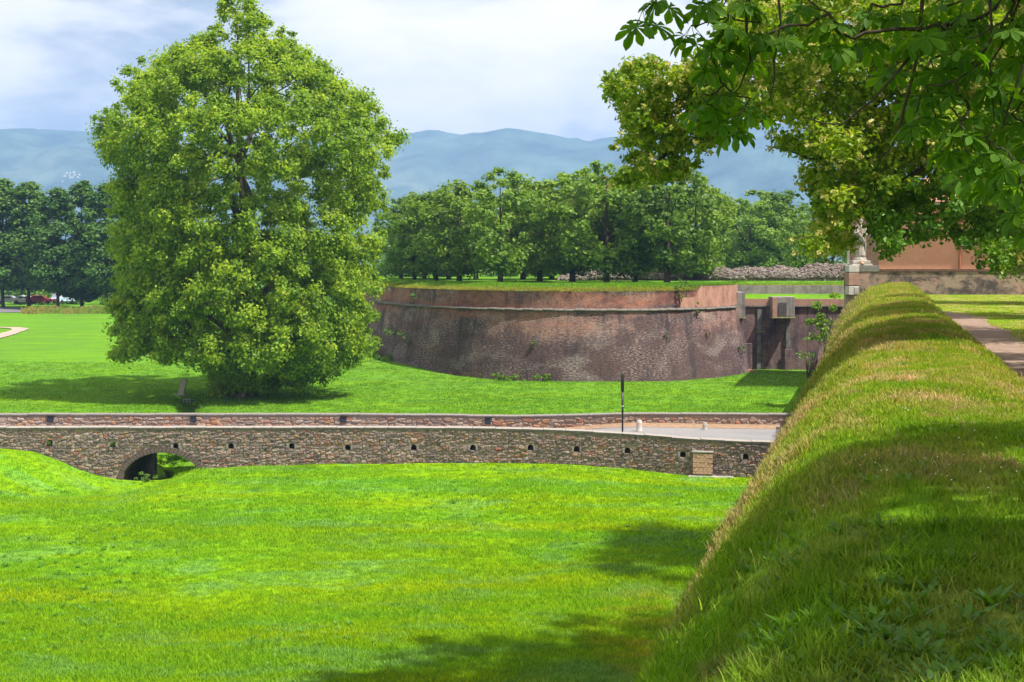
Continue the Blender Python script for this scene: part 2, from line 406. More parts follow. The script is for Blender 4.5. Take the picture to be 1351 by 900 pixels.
M_REDBRICK = plain_brick('red_brick', (0.36, 0.15, 0.10), (0.46, 0.21, 0.14), (0.40, 0.30, 0.24), (0.14, 0.08, 0.065), 0.55)
M_DARKBRICK = plain_brick('dark_brick', (0.13, 0.075, 0.072), (0.23, 0.12, 0.10), (0.21, 0.18, 0.18), (0.042, 0.036, 0.046), 0.85)  # darker brick for the recessed flank
M_GREYWALL = plain_brick('grey_masonry', (0.20, 0.18, 0.165), (0.30, 0.27, 0.25), (0.34, 0.31, 0.28), (0.10, 0.09, 0.095), 0.7)
M_HOUSEBRICK = plain_brick('house_brick', (0.30, 0.13, 0.09), (0.40, 0.20, 0.14), (0.38, 0.30, 0.25), (0.16, 0.09, 0.07), 0.3)

def stone_mat(name, cols, mul=(1.0, 0.90, 0.90), wear=(0.40, 0.36, 0.31)):
    m, t, out = new_mat(name)
    at = N(t, 'ShaderNodeAttribute', attribute_name='tint')
    oi = N(t, 'ShaderNodeObjectInfo')
    f = math_(t, 'FRACT', math_(t, 'ADD', at.outputs['Fac'], math_(t, 'MULTIPLY', oi.outputs['Random'], 7.31)))
    n = len(cols)
    c = ramp(t, f, [(i / n, q) for i, q in enumerate(cols)], True)
    p = pos(t)
    n1 = noise(t, p, 9.0, 6, 0.7); n2 = noise(t, p, 0.45, 4, 0.6)
    c = mixc(t, 1.0, c, mul, 'MULTIPLY')
    c = mixc(t, mrange(t, n1, 0.3, 0.7, 0.0, 0.5), c, (0.13, 0.108, 0.105))
    c = mixc(t, mrange(t, n1, 0.54, 0.72, 0.0, 0.65), c, wear)
    c = mixc(t, mrange(t, n2, 0.5, 0.68, 0.0, 0.32), c, (0.15, 0.13, 0.12))
    bsdf(t, out, c, 0.95, 0.12, n1, 0.8, 0.03); return m
M_STONE = stone_mat('rubble_stone', [(0.21, 0.175, 0.165), (0.29, 0.225, 0.19), (0.13, 0.118, 0.118), (0.34, 0.255, 0.21), (0.23, 0.195, 0.185), (0.30, 0.13, 0.095), (0.18, 0.15, 0.135), (0.33, 0.215, 0.12), (0.26, 0.225, 0.215), (0.42, 0.36, 0.32), (0.15, 0.135, 0.14), (0.28, 0.195, 0.165), (0.24, 0.20, 0.18), (0.31, 0.25, 0.22), (0.12, 0.105, 0.10)])
M_STONE2 = stone_mat('warm_rubble_stone', [(0.34, 0.24, 0.18), (0.40, 0.29, 0.22), (0.24, 0.19, 0.16), (0.42, 0.25, 0.13), (0.36, 0.28, 0.23), (0.36, 0.17, 0.11), (0.28, 0.21, 0.17), (0.44, 0.38, 0.33), (0.31, 0.24, 0.20)])
M_RUIN = stone_mat('ruin_rubble', [(0.34, 0.29, 0.25), (0.44, 0.38, 0.33), (0.22, 0.18, 0.16), (0.38, 0.27, 0.22), (0.50, 0.45, 0.40), (0.26, 0.18, 0.15)], mul=(0.66, 0.66, 0.66), wear=(0.42, 0.40, 0.38))
def mortar_mat():
    m, t, out = new_mat('mortar')
    p = pos(t); n = noise(t, p, 7.0, 6, 0.7); n2 = noise(t, p, 0.5, 4)
    c = ramp(t, n, [(0.3, (0.19, 0.145, 0.13)), (0.7, (0.42, 0.33, 0.295))])
    c = mixc(t, mrange(t, n2, 0.45, 0.65, 0, 0.5), c, (0.16, 0.14, 0.13))
    bsdf(t, out, c, 1.0, 0.05, n, 0.8, 0.03); return m
M_MORTAR = mortar_mat()
M_COPE = simple('coping', (0.20, 0.18, 0.165), 0.9, 0.35, 5.0)
M_COPETOP = simple('pale_coping', (0.52, 0.47, 0.42), 0.9, 0.22, 4.0)
M_CORDON = simple('string_course_stone', (0.14, 0.12, 0.105), 0.9, 0.5, 2.5)
M_VOUS = simple('arch_brick', (0.105, 0.078, 0.07), 0.95, 0.5, 6.0)
M_VAULT = simple('vault_masonry', (0.13, 0.11, 0.11), 0.95, 0.5, 2.0)
M_WHITE = simple('white_marble', (0.42, 0.39, 0.36), 0.6, 0.18, 5.0)
M_MARBLE = simple('weathered_marble', (0.32, 0.275, 0.25), 0.8, 0.45, 3.0)
M_BLACK = simple('black_metal', (0.016, 0.016, 0.020), 0.45, 0.2, 5.0, 0.5)
M_LAMP = simple('lamp_face', (0.02, 0.03, 0.07), 0.3, 0.2, 5.0, 0.5)
M_GREYST = simple('grey_stone', (0.33, 0.31, 0.28), 0.9, 0.3, 7.0)
M_PATH = None
def dirt_mat():
    m, t, out = new_mat('dirt')
    p = pos(t); n = noise(t, p, 3.0, 6, 0.7); n2 = noise(t, p, 0.35, 4)
    c = ramp(t, n, [(0.3, (0.15, 0.10, 0.075)), (0.7, (0.31, 0.22, 0.17))])
    c = mixc(t, mrange(t, n2, 0.4, 0.65, 0, 0.5), c, (0.22, 0.16, 0.13))
    bsdf(t, out, c, 1.0, 0.05, n, 0.6, 0.04); return m
M_DIRT = dirt_mat()
def road_mat():
    m, t, out = new_mat('road_surface')
    p = pos(t); n = noise(t, p, 12.0, 6, 0.7); n2 = noise(t, mapping(t, p, (0.5, 1.1, 1)), 0.6, 4)
    c = ramp(t, n, [(0.3, (0.18, 0.168, 0.17)), (0.7, (0.26, 0.245, 0.245))])
    c = mixc(t, mrange(t, n2, 0.42, 0.62, 0, 0.5), c, (0.155, 0.16, 0.18))
    bsdf(t, out, c, 0.85, 0.2, n, 0.3, 0.01); return m
M_ROAD = road_mat()
M_PINKPATH = simple('pale_gravel', (0.36, 0.265, 0.22), 1.0, 0.15, 1.0)
def plaster_mat(name, base, stains, amt):
    m, t, out = new_mat(name)
    p = pos(t); n = noise(t, mapping(t, p, (0.7, 0.7, 0.9)), 1.0, 6, 0.65, 0.4); n1 = noise(t, mapping(t, p, (0.6, 0.6, 1.0), (9, 2, 4)), 1.0, 6, 0.7, 0.5); n2 = noise(t, p, 9.0, 5, 0.7)
    c = mixc(t, mrange(t, n, 0.42, 0.6, 0, amt), base, stains[0])
    c = mixc(t, mrange(t, n1, 0.5, 0.66, 0, amt), c, stains[1])
    c = mixc(t, mrange(t, n2, 0.45, 0.7, 0, amt * 0.5), c, stains[2])
    bsdf(t, out, c, 0.95, 0.1, n2, 0.5, 0.03); return m
M_OLDWALL = plaster_mat('stained_plaster', (0.27, 0.20, 0.155), [(0.05, 0.044, 0.044), (0.36, 0.22, 0.17), (0.12, 0.095, 0.08)], 0.95)
M_ORANGE = plaster_mat('orange_plaster', (0.66, 0.31, 0.19), [(0.58, 0.26, 0.16), (0.70, 0.37, 0.25), (0.5, 0.26, 0.18)], 0.4)
M_TILE = simple('clay_tile', (0.34, 0.16, 0.10), 0.9, 0.35, 3.0)
def mountain_mat():
    m, t, out = new_mat('wooded_mountain')
    p = pos(t); n = noise(t, p, 0.006, 8, 0.65); n2 = noise(t, p, 0.0015, 4, 0.6)
    c = ramp(t, n, [(0.35, (0.03, 0.06, 0.055)), (0.65, (0.09, 0.15, 0.12))])
    c = mixc(t, mrange(t, n2, 0.56, 0.66, 0, 0.5), c, (0.16, 0.19, 0.13))
    bsdf(t, out, c, 1.0, 0.0, n, 0.6, 30.0); return m
M_MOUNT = mountain_mat()

# ------------------------------------------------------------------ ground
_tx = np.array([-34, -29, -26.3, -24.6, -23.2, -22, -20.8, -19.2, -17.6, -16.2, -13, -6, 0.9, 5, 9.3, 14, 20])
_tz = np.array([1.2, 1.05, 0.95, 0.75, 0.25, -0.3, -0.65, -0.8, -0.7, -0.15, 0.03, 0.07, 0.22, 0.02, -0.16, -0.16, -0.1])
_ditch = [(-26, 52), (-22.5, 66), (-19.4, 72), (-19.3, 79), (-21.8, 85), (-22.4, 97), (-23.6, 104), (-24.6, 109)]
def seg_dist(X, Y, pts):
    d = np.full(np.shape(X), 1e9)
    for (x0, y0), (x1, y1) in zip(pts[:-1], pts[1:]):
        ux, uy = x1 - x0, y1 - y0; l2 = ux * ux + uy * uy
        t = np.clip(((X - x0) * ux + (Y - y0) * uy) / l2, 0, 1)
        d = np.minimum(d, np.hypot(X - x0 - t * ux, Y - y0 - t * uy))
    return d
def g(X, Y):
    X = np.asarray(X, float); Y = np.asarray(Y, float)
    z = np.interp(X, _tx, _tz) * sst(Y, 57, 71) * (1 - sst(Y, 78.5, 82.5))
    wX = 1 - sst(X, -10, 2)
    z = z + wX * (1.15 * sst(Y, 116, 160) + 1.75 * sst(Y, 155, 225))
    z = z + (1 - wX) * 2.9 * sst(Y, 170, 240)
    near = (1 - sst(Y, 250, 600))
    z = z + near * ((fbm(X, Y, 9, 1) - 0.5) * 0.30 + (fbm(X, Y, 2.2, 4) - 0.5) * 0.10)
    z = z - 1.0 * (1 - sst(np.abs(X + 18.4), 1.5, 2.6)) * sst(Y, 73.2, 75.0) * (1 - sst(Y, 80.2, 84.5))
    d = seg_dist(X, Y, _ditch)
    z = z - 0.75 * (1 - sst(d, 0.3, 1.3)) * sst(Y, 80, 86) * (1 - sst(Y, 107, 111)) - 0.25 * (1 - sst(d, 0.5, 3)) * (1 - sst(Y, 71, 73)) * sst(Y, 50, 62)
    return z
def Gp(x, y):
    """point of the ground seen at photo pixel x, y"""
    lo, hi = 20.0, 400.0
    fz = lambda d: H - (y - CY) / F * d - float(g((x - CX) / F * d, d))
    for _ in range(40):
        md = 0.5 * (lo + hi)
        if fz(md) > 0: lo = md
        else: hi = md
    d = lo; X = (x - CX) / F * d
    return Vector((X, d, float(g(X, d))))
xs = np.concatenate([-np.geomspace(7000, 76, 14), np.arange(-72, 36, 0.6), np.geomspace(38, 7000, 14)])
ys = np.concatenate([[-400, -150, -60, -20, 5], np.arange(16, 132, 0.6), np.arange(133, 250, 2.0), np.geomspace(255, 7500, 22)])
GX, GY = np.meshgrid(xs, ys)
GZ = g(GX, GY)
V = np.stack([GX.ravel(), GY.ravel(), GZ.ravel()], 1)
nx, ny = len(xs), len(ys)
ii = (np.arange(ny - 1)[:, None] * nx + np.arange(nx - 1)[None, :]).ravel()
obj('ground', mesh_np('ground', V, np.stack([ii, ii + 1, ii + nx + 1, ii + nx], 1), [M_TURF], smooth=True), kind='structure')

# mountains: real relief several kilometres off
rx = np.array([-700, -300, 0, 16, 55, 95, 140, 260, 400, 500, 545, 572, 592, 620, 700, 745, 775, 800, 850, 930, 1000, 1040, 1090, 1200, 1350, 1700, 2200])
ry = np.array([215, 196, 186, 192, 175, 178, 186, 196, 190, 186, 179, 176, 183, 178, 183, 188, 192, 187, 181, 176, 168, 164, 166, 176, 190, 205, 215])
mxs = np.linspace(-4600, 6000, 260); mys = np.linspace(3000, 6300, 90)
MX, MY = np.meshgrid(mxs, mys)
ridge = (CY - np.interp(MX / 5200 * F + CX, rx, ry)) / F * 5200 + H
ty = (MY - 5200)
prof = np.where(ty < 0, 1 - sst(-ty, 0, 2100), 1 - sst(ty, 200, 1300))
front = np.interp(MX, [-4600, -2600, -1700, -900, 100, 500, 1100, 1900, 6000], [150, 190, 170, 60, 60, 190, 330, 250, 150]) * np.exp(-((MY - 4250) / 330.0) ** 2)
spur = (fbm(MX, MY * 0.5, 520, 3, 4) - 0.5) * 430 * np.clip(prof * (1 - prof) * 4, 0, 1)
rough = (fbm(MX, MY, 130, 9, 3) - 0.5) * 55 * np.clip(prof * 2, 0, 1)
MZ = np.maximum(ridge * prof + spur, front) + rough - 2
MZ = np.minimum(MZ, ridge + 2 + rough * 0.45)
V = np.stack([MX.ravel(), MY.ravel(), MZ.ravel()], 1); nx = len(mxs); ny = len(mys)
ii = (np.arange(ny - 1)[:, None] * nx + np.arange(nx - 1)[None, :]).ravel()
obj('mountains', mesh_np('mountains', V, np.stack([ii, ii + 1, ii + nx + 1, ii + nx], 1), [M_MOUNT], smooth=True), kind='structure')

# ------------------------------------------------------------------ rampart we stand on
RU = np.array([-2.66, -2.46, -2.07, -1.68, -1.30, -0.92, -0.55, -0.27, 0.3, 1.0, 1.45, 1.75, 2.1, 2.4, 2.7, 60.0])
RH = np.array([5.40, 4.70, 3.72, 3.0, 2.5, 2.12, 1.85, 1.70, 1.58, 1.52, 1.53, 1.66, 1.98, 2.26, 2.38, 2.5])
def ramp_u(u, Y):       # the bank spreads a little towards its far end
    k = 0.965 + 0.29 * sst(Y, 55, 93)
    return np.where(u < 0, u * k, u * (1 + 0.12 * sst(Y, 70, 95)))
def ramp_h(u, Y):
    h = np.interp(u, RU, RH)
    b = (fbm(u * 1.0 + 50, Y * 0.6, 1.3, 2, 3) - 0.5) * 0.07 + (fbm(u, Y, 0.35, 5, 2) - 0.5) * 0.05
    return h - b * np.where(u > 2.6, 0.35, 1.0)
def ramp_pt(u, Y):
    uu = ramp_u(u, Y); return uu + 0.26 * Y, Y, H - ramp_h(u, Y)
us = np.concatenate([np.arange(-2.66, 2.8, 0.14), [2.9, 3.1, 3.4, 3.7, 4.1, 4.6, 5.3, 6.2, 7.5, 9, 11, 14, 18, 24, 32, 45, 60]])
Ys = np.concatenate([np.arange(-14, 40, 0.3), np.arange(40, 102.5, 0.8)])
U, YY = np.meshgrid(us, Ys)
X_, Y_, Z_ = ramp_pt(U, YY)
V = np.stack([X_.ravel(), Y_.ravel(), Z_.ravel()], 1); nx = len(us); ny = len(Ys)
ii = (np.arange(ny - 1)[:, None] * nx + np.arange(nx - 1)[None, :]).ravel()
obj('rampart_bank', mesh_np('rampart_bank', V, np.stack([ii, ii + 1, ii + nx + 1, ii + nx], 1), [M_TURF], smooth=True), kind='structure')
# brick wall that carries the rampart, on to the flank of the bastion
V = []; UVs = []; Fc = []
zz = [5.4, 5.2, 4.6, 4.5, 2.0, -1.2]; offs = [-2.64, -2.86, -2.9, -2.94, -3.5, -4.3]
Yw = np.arange(-14, 139, 2.0)
for k, y in enumerate(Yw):
    kk = 1 + 0.34 * float(sst(y, 55, 93))
    if y > 100: kk = 1.34
    for z, o in zip(zz, offs): V.append((o * kk + 0.26 * y, y, z + 0.0)); UVs.append((y, z))
for k in range(len(Yw) - 1):
    for j in range(len(zz) - 1):
        a = k * len(zz) + j; Fc.append((a, a + 1, a + 1 + len(zz), a + len(zz)))
rw = obj('rampart_wall', mesh_np('rampart_wall', V, np.array(Fc), [M_BRICK], uv=UVs), label='brick wall below the grassy rampart bank on the right, facing the moat meadow', cat='wall')
# footpath
V = []; Fc = []
Yp = np.arange(6, 70, 0.4); nU = 7
for k, y in enumerate(Yp):
    ua = 2.52 + 0.18 * (vnoise(y, 1, 1.7, 2) - 0.5)
    wd = (1.75 + 1.3 * (fbm(y, 5, 4.0, 3) - 0.45)) * (1 - float(sst(y, 60, 70))) + 0.15
    for j in range(nU):
        u = ua + wd * j / (nU - 1); x, yy, z = ramp_pt(np.array(u), np.array(float(y)))
        V.append((float(x), float(y), float(z) + (0.02 if 0 < j < nU - 1 else -0.01)))
for k in range(len(Yp) - 1):
    for j in range(nU - 1):
        a = k * nU + j; Fc.append((a, a + 1, a + 1 + nU, a + nU))
obj('footpath', mesh_np('footpath', V, np.array(Fc), [M_DIRT], smooth=True), kind='structure')

# ------------------------------------------------------------------ bastion
def catmull(pts, n=8):
    pts = [np.array(p, float) for p in pts]; out = []
    pts = [2 * pts[0] - pts[1]] + pts + [2 * pts[-1] - pts[-2]]
    for i in range(1, len(pts) - 2):
        p0, p1, p2, p3 = pts[i - 1:i + 3]
        for k in range(n):
            t = k / n
            out.append(0.5 * ((2 * p1) + (-p0 + p2) * t + (2 * p0 - 5 * p1 + 4 * p2 - p3) * t * t + (-p0 + 3 * p1 - 3 * p2 + p3) * t ** 3))
    out.append(pts[-2]); return np.array(out)
# top line of the sloping face (string course), x to the right
cord = catmull([(-21, 222), (-20.5, 200), (-18.8, 176), (-15.8, 158), (-12.6, 146.0), (-9.2, 138.0), (-5.2, 131.5), (-0.5, 127.3), (5.3, 125.0), (11.5, 125.6), (16.5, 128.4), (19.3, 131.6)], 6)
cord = np.vstack([cord, [[20.6, 133.4]], [[21.0, 134.6]], [[21.9, 138.2]]])
dd = np.gradient(cord, axis=0); dd /= np.linalg.norm(dd, axis=1)[:, None]
nrm = np.stack([dd[:, 1], -dd[:, 0]], 1)       # outward (towards the moat)
# keep the corner crisp
S = np.concatenate([[0], np.cumsum(np.linalg.norm(np.diff(cord, axis=0), axis=1))])
BA = empty('bastion', (0, 130, 0), label='large curved brick bastion with sloping walls, grass growing on its top edge', cat='bastion')
def bobj(name, V, Fc, mat, uv=None, smooth=False, parent=BA, **kw):
    V = np.array(V, float) - np.array(parent.location)
    return obj(name, mesh_np(name, V, np.array(Fc), [mat], uv=uv, smooth=smooth), parent, **kw)
def strip(rows, name, mat, smooth=False, parent=BA, ss=None, **kw):
    """rows: list over z of (offset, z) outward offset along the wall line"""
    V = []; UVs = []; Fc = []
    n = len(cord)
    for o, z in rows:
        for i in range(n):
            zi = z[i] if hasattr(z, '__len__') else z
            V.append((cord[i, 0] + nrm[i, 0] * o, cord[i, 1] + nrm[i, 1] * o, zi)); UVs.append((S[i], zi))
    for r in range(len(rows) - 1):
        for i in range(n - 1):
            a = r * n + i; Fc.append((a, a + 1, a + 1 + n, a + n))
    return bobj(name, V, Fc, mat, UVs, smooth, parent, **kw)
ZC = 6.12
strip([(1.28, -0.8), (1.05, 1.0), (0.72, 3.0), (0.38, 4.8), (0.16, ZC)], 'sloping_wall', M_BRICK, True)
ptop = np.interp(np.arange(len(cord)), [0, len(cord) - 9, len(cord) - 8, len(cord) - 1], [7.86, 7.86, 8.25, 8.3])
px_top = cord[:, 0] / cord[:, 1] * F + CX
ptop = np.where(px_top > 918, 8.27, 7.84)
strip([(0.0, ZC), (-0.05, 7.0), (-0.10, ptop), (-0.75, ptop)], 'parapet', M_BRICK)
# newer red brick facing at the right end of the parapet
mk = px_top > 896
ci = np.where(mk)[0]
V = []; UVs = []; Fc = []
for r, (o, zf) in enumerate([(0.06, 0.0), (0.03, 1.0)]):
    for i in ci:
        z = ZC + 0.24 + zf * (ptop[i] + 0.02 - ZC - 0.24) if px_top[i] > 918 else ZC + 0.24 + zf * (0.9)
        V.append((cord[i, 0] + nrm[i, 0] * o, cord[i, 1] + nrm[i, 1] * o, z)); UVs.append((S[i], z))
for k in range(len(ci) - 1): Fc.append((k, k + 1, k + 1 + len(ci), k + len(ci)))
bobj('repaired_facing', V, Fc, M_REDBRICK, UVs, label='newer orange red brick at the right end of the parapet')
# string course: one stone after another
n_seg = int(S[-1] / 0.95); cnt = 0
sseg = np.linspace(0, S[-1] - 3.8, n_seg)
def cp(s, o=0.0):
    x = np.interp(s, S, cord[:, 0]); y = np.interp(s, S, cord[:, 1]); nx_ = np.interp(s, S, nrm[:, 0]); ny_ = np.interp(s, S, nrm[:, 1])
    return np.array([x + nx_ * o, y + ny_ * o])
prof_c = [(0.0, ZC - 0.02), (0.30, ZC + 0.0), (0.36, ZC + 0.06), (0.36, ZC + 0.12), (0.28, ZC + 0.18), (-0.05, ZC + 0.25)]
for k in range(n_seg - 1):
    s0, s1 = sseg[k] + 0.012, sseg[k + 1] - 0.012
    jz, jo = random.uniform(-0.03, 0.03), random.uniform(-0.04, 0.04)
    a, b = cp((s0 + s1) / 2), None
    mb = MB(); vs = []
    for s in (s0, s1):
        for o, z in prof_c:
            q = cp(s, o + (jo if o > 0.1 else 0)); vs.append((q[0] - a[0], q[1] - a[1], z - ZC + jz))
    m_ = len(prof_c); fs = [(i, i + m_, i + 1 + m_, i + 1) for i in range(m_ - 1)] + [tuple(range(m_)), tuple(range(2 * m_ - 1, m_ - 1, -1))]
    mb.add(vs, fs); o_ = mb.obj('string_course_stone', M_CORDON, BA); o_.location = (a[0], a[1] - 130, ZC)

# lawn on top of the bastion and over to the gate works
fr = np.vstack([np.stack([cord[:-2, 0] - nrm[:-2, 0] * 0.12, cord[:-2, 1] - nrm[:-2, 1] * 0.12], 1), [[22.6, 142.0], [26, 142.0], [30, 142.0], [34.2, 142.0], [44, 142], [60, 142]]])
frz = np.concatenate([np.where(px_top[:-2] > 918, 8.30, 7.87), [8.12] * 6])
inn = np.vstack([nrm[:-2], [[0, -1]] * 6])
V = []; Fc = []; n = len(fr); prevq = None
tt = [0, 0.5, 1.3, 2.4, 4, 8, 16, 30, 50, 80]
zz = [0, 0.16, 0.36, 0.55, 0.62, 0.66, 0.7, 0.7, 0.7, 0.7]
for j, t_ in enumerate(tt):
    for i in range(n):
        fx, fy = fr[i]
        if j <= 3:
            q = np.array([fx - inn[i, 0] * t_, fy - inn[i, 1] * t_])
        else:
            b_ = np.array([fx - inn[i, 0] * 2.4, fy - inn[i, 1] * 2.4]); e_ = np.array([np.interp(i, [0, n - 1], [-20, 70]), 236.0 + 3 * 0])
            q = b_ + (e_ - b_) * ((t_ - 2.4) / 77.6)
        base = frz[i]; zt = 7.87
        z = base + zz[j] * (1.0 if base < 8.0 else 0.35)
        if j > 3: z = 8.45 + 0.12 * (fbm(q[0], q[1], 8, 3) - 0.5)
        V.append((q[0], q[1], z + (0.06 * (vnoise(q[0], q[1], 1.2) - 0.5) if j else 0)))
for j in range(len(tt) - 1):
    for i in range(n - 1):
        a = j * n + i; Fc.append((a, a + 1, a + 1 + n, a + n))
obj('bastion_lawn', mesh_np('bastion_lawn', V, np.array(Fc), [M_TURF], smooth=True), kind='structure')
BL = (np.array(V), n)

# ------------------------------------------------------------------ recessed flank beside the bastion
FL = empty('bastion_flank', (28, 138, 0), label='dark recessed brick flank beside the bastion with two jutting piers', cat='wall')
def fb(a, b, name, mat, bev=0.0, **kw):
    a = [a[0] - 28, a[1] - 138, a[2]]; b = [b[0] - 28, b[1] - 138, b[2]]
    return MB().box(a, b, bev=bev).obj(name, mat, FL, **kw)
fb((21.6, 138.0, -1), (36.5, 141.0, 6.05), 'lower_wall', M_DARKBRICK)
fb((22.3, 137.9, 6.26), (36.5, 138.5, 6.86), 'front_parapet', M_HOUSEBRICK)
for k in range(13):
    x0 = 22.35 + k * 1.05; fb((x0, 137.76, 6.07), (x0 + 1.02, 138.5, 6.24), 'string_course_stone', M_CORDON, 0.03)
mb = MB().add([(22.3 - 28, 0.5, 6.85), (8.5, 0.5, 6.85), (8.5, 3.55, 7.28), (22.3 - 28, 3.55, 7.28)], [(0, 1, 2, 3)])
mb.obj('grass_ledge', M_TURF, FL)
fb((21.3, 141.5, 5.9), (36.5, 142.1, 8.12), 'grey_back_wall', M_GREYWALL)
# pier next to the bastion and the jutting box with slatted face
fb((21.35, 136.7, 5.15), (22.42, 141.4, 7.55), 'pier', M_GREYWALL, 0.04)
fb((21.30, 136.6, 5.0), (22.47, 138.0, 5.14), 'pier_sill', simple('mossy_sill', (0.20, 0.19, 0.09), 0.9, 0.4, 3.0), 0.03)
fb((25.0, 136.5, 5.2), (27.15, 138.6, 7.1), 'jutting_box', M_GREYWALL, 0.04)
fb((25.0, 136.38, 5.2), (25.45, 136.495, 7.05), 'jutting_box_brick', M_HOUSEBRICK)
M_SLAT = simple('weathered_slat', (0.10, 0.085, 0.085), 0.9, 0.3, 4)
for k in range(4): fb((25.62 + k * 0.2, 136.40, 5.25), (25.76 + k * 0.2, 136.49, 6.55), 'slat', M_SLAT)
fb((24.95, 136.3, 5.02), (27.2, 137.9, 5.18), 'pier_sill', bpy.data.materials['mossy_sill'], 0.03)
M_PIL = simple('pale_pilaster', (0.15, 0.15, 0.14), 0.95, 0.5, 2.0)
fb((23.72, 137.72, 0), (24.1, 137.98, 3.6), 'pilaster', M_PIL, 0.03)
fb((23.62, 137.6, 3.6), (24.4, 137.98, 3.76), 'pilaster_ledge', bpy.data.materials['mossy_sill'], 0.03)
fb((23.8, 137.84, 3.76), (24.2, 137.98, 5.9), 'pilaster', M_PIL, 0.02)
fb((26.55, 137.7, 0), (26.95, 137.98, 5.0), 'pilaster', M_PIL, 0.03)
fb((26.4, 137.55, -0.2), (27.1, 137.69, 2.0), 'pilaster_foot', M_DARKBRICK, 0.03)
fb((32.0, 137.75, 0), (32.4, 137.98, 5.9), 'pilaster', M_PIL, 0.03)
fb((21.7, 137.3, -0.3), (23.2, 137.98, 2.6), 'buttress', M_DARKBRICK, 0.05)
# bits of fallen brick at the foot of the bastion corner
p0 = P(984, 490, 135.5)
mb = MB()
for k in range(9):
    c = Vector((p0.x + random.uniform(-0.9, 0.9), p0.y + random.uniform(-0.6, 0.6), float(g(p0.x, p0.y)) + 0.06))
    mb.box((-0.22, -0.12, -0.1), (0.22, 0.12, 0.12), Matrix.Rotation(random.uniform(0, 3), 3, 'Z') @ Matrix.Rotation(random.uniform(-0.4, 0.4), 3, 'X'), c, 0.02)
mb.obj('fallen_bricks', M_REDBRICK, label='scatter of fallen orange bricks at the foot of the bastion corner', cat='rubble', kind='stuff')

# ------------------------------------------------------------------ rubble stones
def stone_variant(seed):
    r = random.Random(seed); n = 8; pts = []
    base = [(-0.5, -0.28), (-0.30, -0.5), (0.28, -0.5), (0.5, -0.25), (0.5, 0.27), (0.26, 0.5), (-0.3, 0.5), (-0.5, 0.24)]
    pts = [(x + r.uniform(-0.09, 0.09), z + r.uniform(-0.09, 0.09)) for x, z in base]
    vs = [(x, 0.6, z) for x, z in pts] + [(x * 1.0, -0.25, z * 1.0) for x, z in pts] + [(x * 0.74, -0.9 + r.uniform(-0.12, 0.12), z * 0.70) for x, z in pts]
    fs = []
    for a in (0, 8):
        for k in range(8): fs.append((a + k, a + (k + 1) % 8, a + 8 + (k + 1) % 8, a + 8 + k))
    fs = [tuple(f) for f in fs]
    return np.array(vs), fs, tuple(range(16, 24))
SV = [stone_variant(k) for k in range(10)]
def stone_mesh(k, mat):
    vs, fs, cap = SV[k]
    key = 'stone_%d_%s' % (k, mat.name)
    me = bpy.data.meshes.get(key)
    if not me:
        me = bpy.data.meshes.new(key); me.from_pydata([tuple(v) for v in vs], [], fs + [cap]); me.materials.append(mat)
        at = me.attributes.new('tint', 'FLOAT', 'POINT'); at.data.foreach_set('value', np.zeros(len(vs), np.float32)); me.update()
    return me
def lay_stones(items, parent, mat, n_parts=300, name='stone', rest='rubble_fill'):
    """items: (pos Vector, yaw, w, h, depth, roll); the largest become parts, the rest one joined part"""
    items = sorted(items, key=lambda q: -q[2] * q[3])
    pl = Vector(parent.location)
    for it in items[:n_parts]:
        p, yaw, w, h, d, roll = it
        o = bpy.data.objects.new(name, stone_mesh(random.randrange(10), mat)); link(o, parent)
        o.location = p - pl; o.rotation_euler = (0, roll, yaw); o.scale = (w, d, h)
    V = []; Q = []; C8 = []; T = []; b = 0
    fq = np.array(SV[0][1]); cap = np.array(SV[0][2])
    for it in items[n_parts:]:
        p, yaw, w, h, d, roll = it
        vs = SV[random.randrange(10)][0] * np.array([w, d, h])
        cr_, sr_ = math.cos(roll), math.sin(roll); x = vs[:, 0] * cr_ + vs[:, 2] * sr_; z = -vs[:, 0] * sr_ + vs[:, 2] * cr_
        c, s_ = math.cos(yaw), math.sin(yaw)
        V.append(np.stack([x * c - vs[:, 1] * s_ + p[0] - pl[0], x * s_ + vs[:, 1] * c + p[1] - pl[1], z + p[2] - pl[2]], 1))
        Q.append(fq + b); C8.append(cap + b); T.append(np.full(24, random.random())); b += 24
    if V:
        return obj(rest, mesh_np(rest, np.vstack(V), [np.vstack(Q), np.array(C8)], [mat], {'tint': np.concatenate(T)}), parent, kind='stuff')

# ------------------------------------------------------------------ causeway walls
def wall_line(px, Yv, zt, ds=0.1):
    px = np.array(px, float); Yv = np.array(Yv, float)
    X = (px - CX) / F * Yv
    Xs = np.arange(X[0], X[-1], ds)
    Yi = np.interp(Xs, X, Yv); Zi = np.interp(Xs, X, zt)
    k = 25; ker = np.ones(k) / k
    pad = lambda a: np.convolve(np.concatenate([np.full(k // 2, a[0]), a, np.full(k // 2, a[-1])]), ker, 'valid')
    Yi, Zi = pad(Yi), pad(Zi)
    s = np.concatenate([[0], np.cumsum(np.hypot(np.diff(Xs), np.diff(Yi)))])
    return Xs, Yi, Zi, s
nX, nY, nZ, nS = wall_line([-420, 0, 340, 560, 700, 819, 923, 1013, 1075], [73, 73, 73, 73, 72.4, 71.8, 70.8, 70.15, 69.7], [2, 2, 2, 2, 2, 1.86, 1.66, 1.60, 1.6])
fX, fY, fZ, fS = wall_line([-420, 500, 700, 841, 1038, 1110], [79.3, 79.3, 78.3, 77.5, 76.4, 76.0], [2, 2, 2, 2.24, 2.3, 2.3])
NWY = lambda x: float(np.interp(x, nX, nY)); NWZ = lambda x: float(np.interp(x, nX, nZ)); NWS = lambda x: float(np.interp(x, nX, nS))
FWY = lambda x: float(np.interp(x, fX, fY)); FWZ = lambda x: float(np.interp(x, fX, fZ))
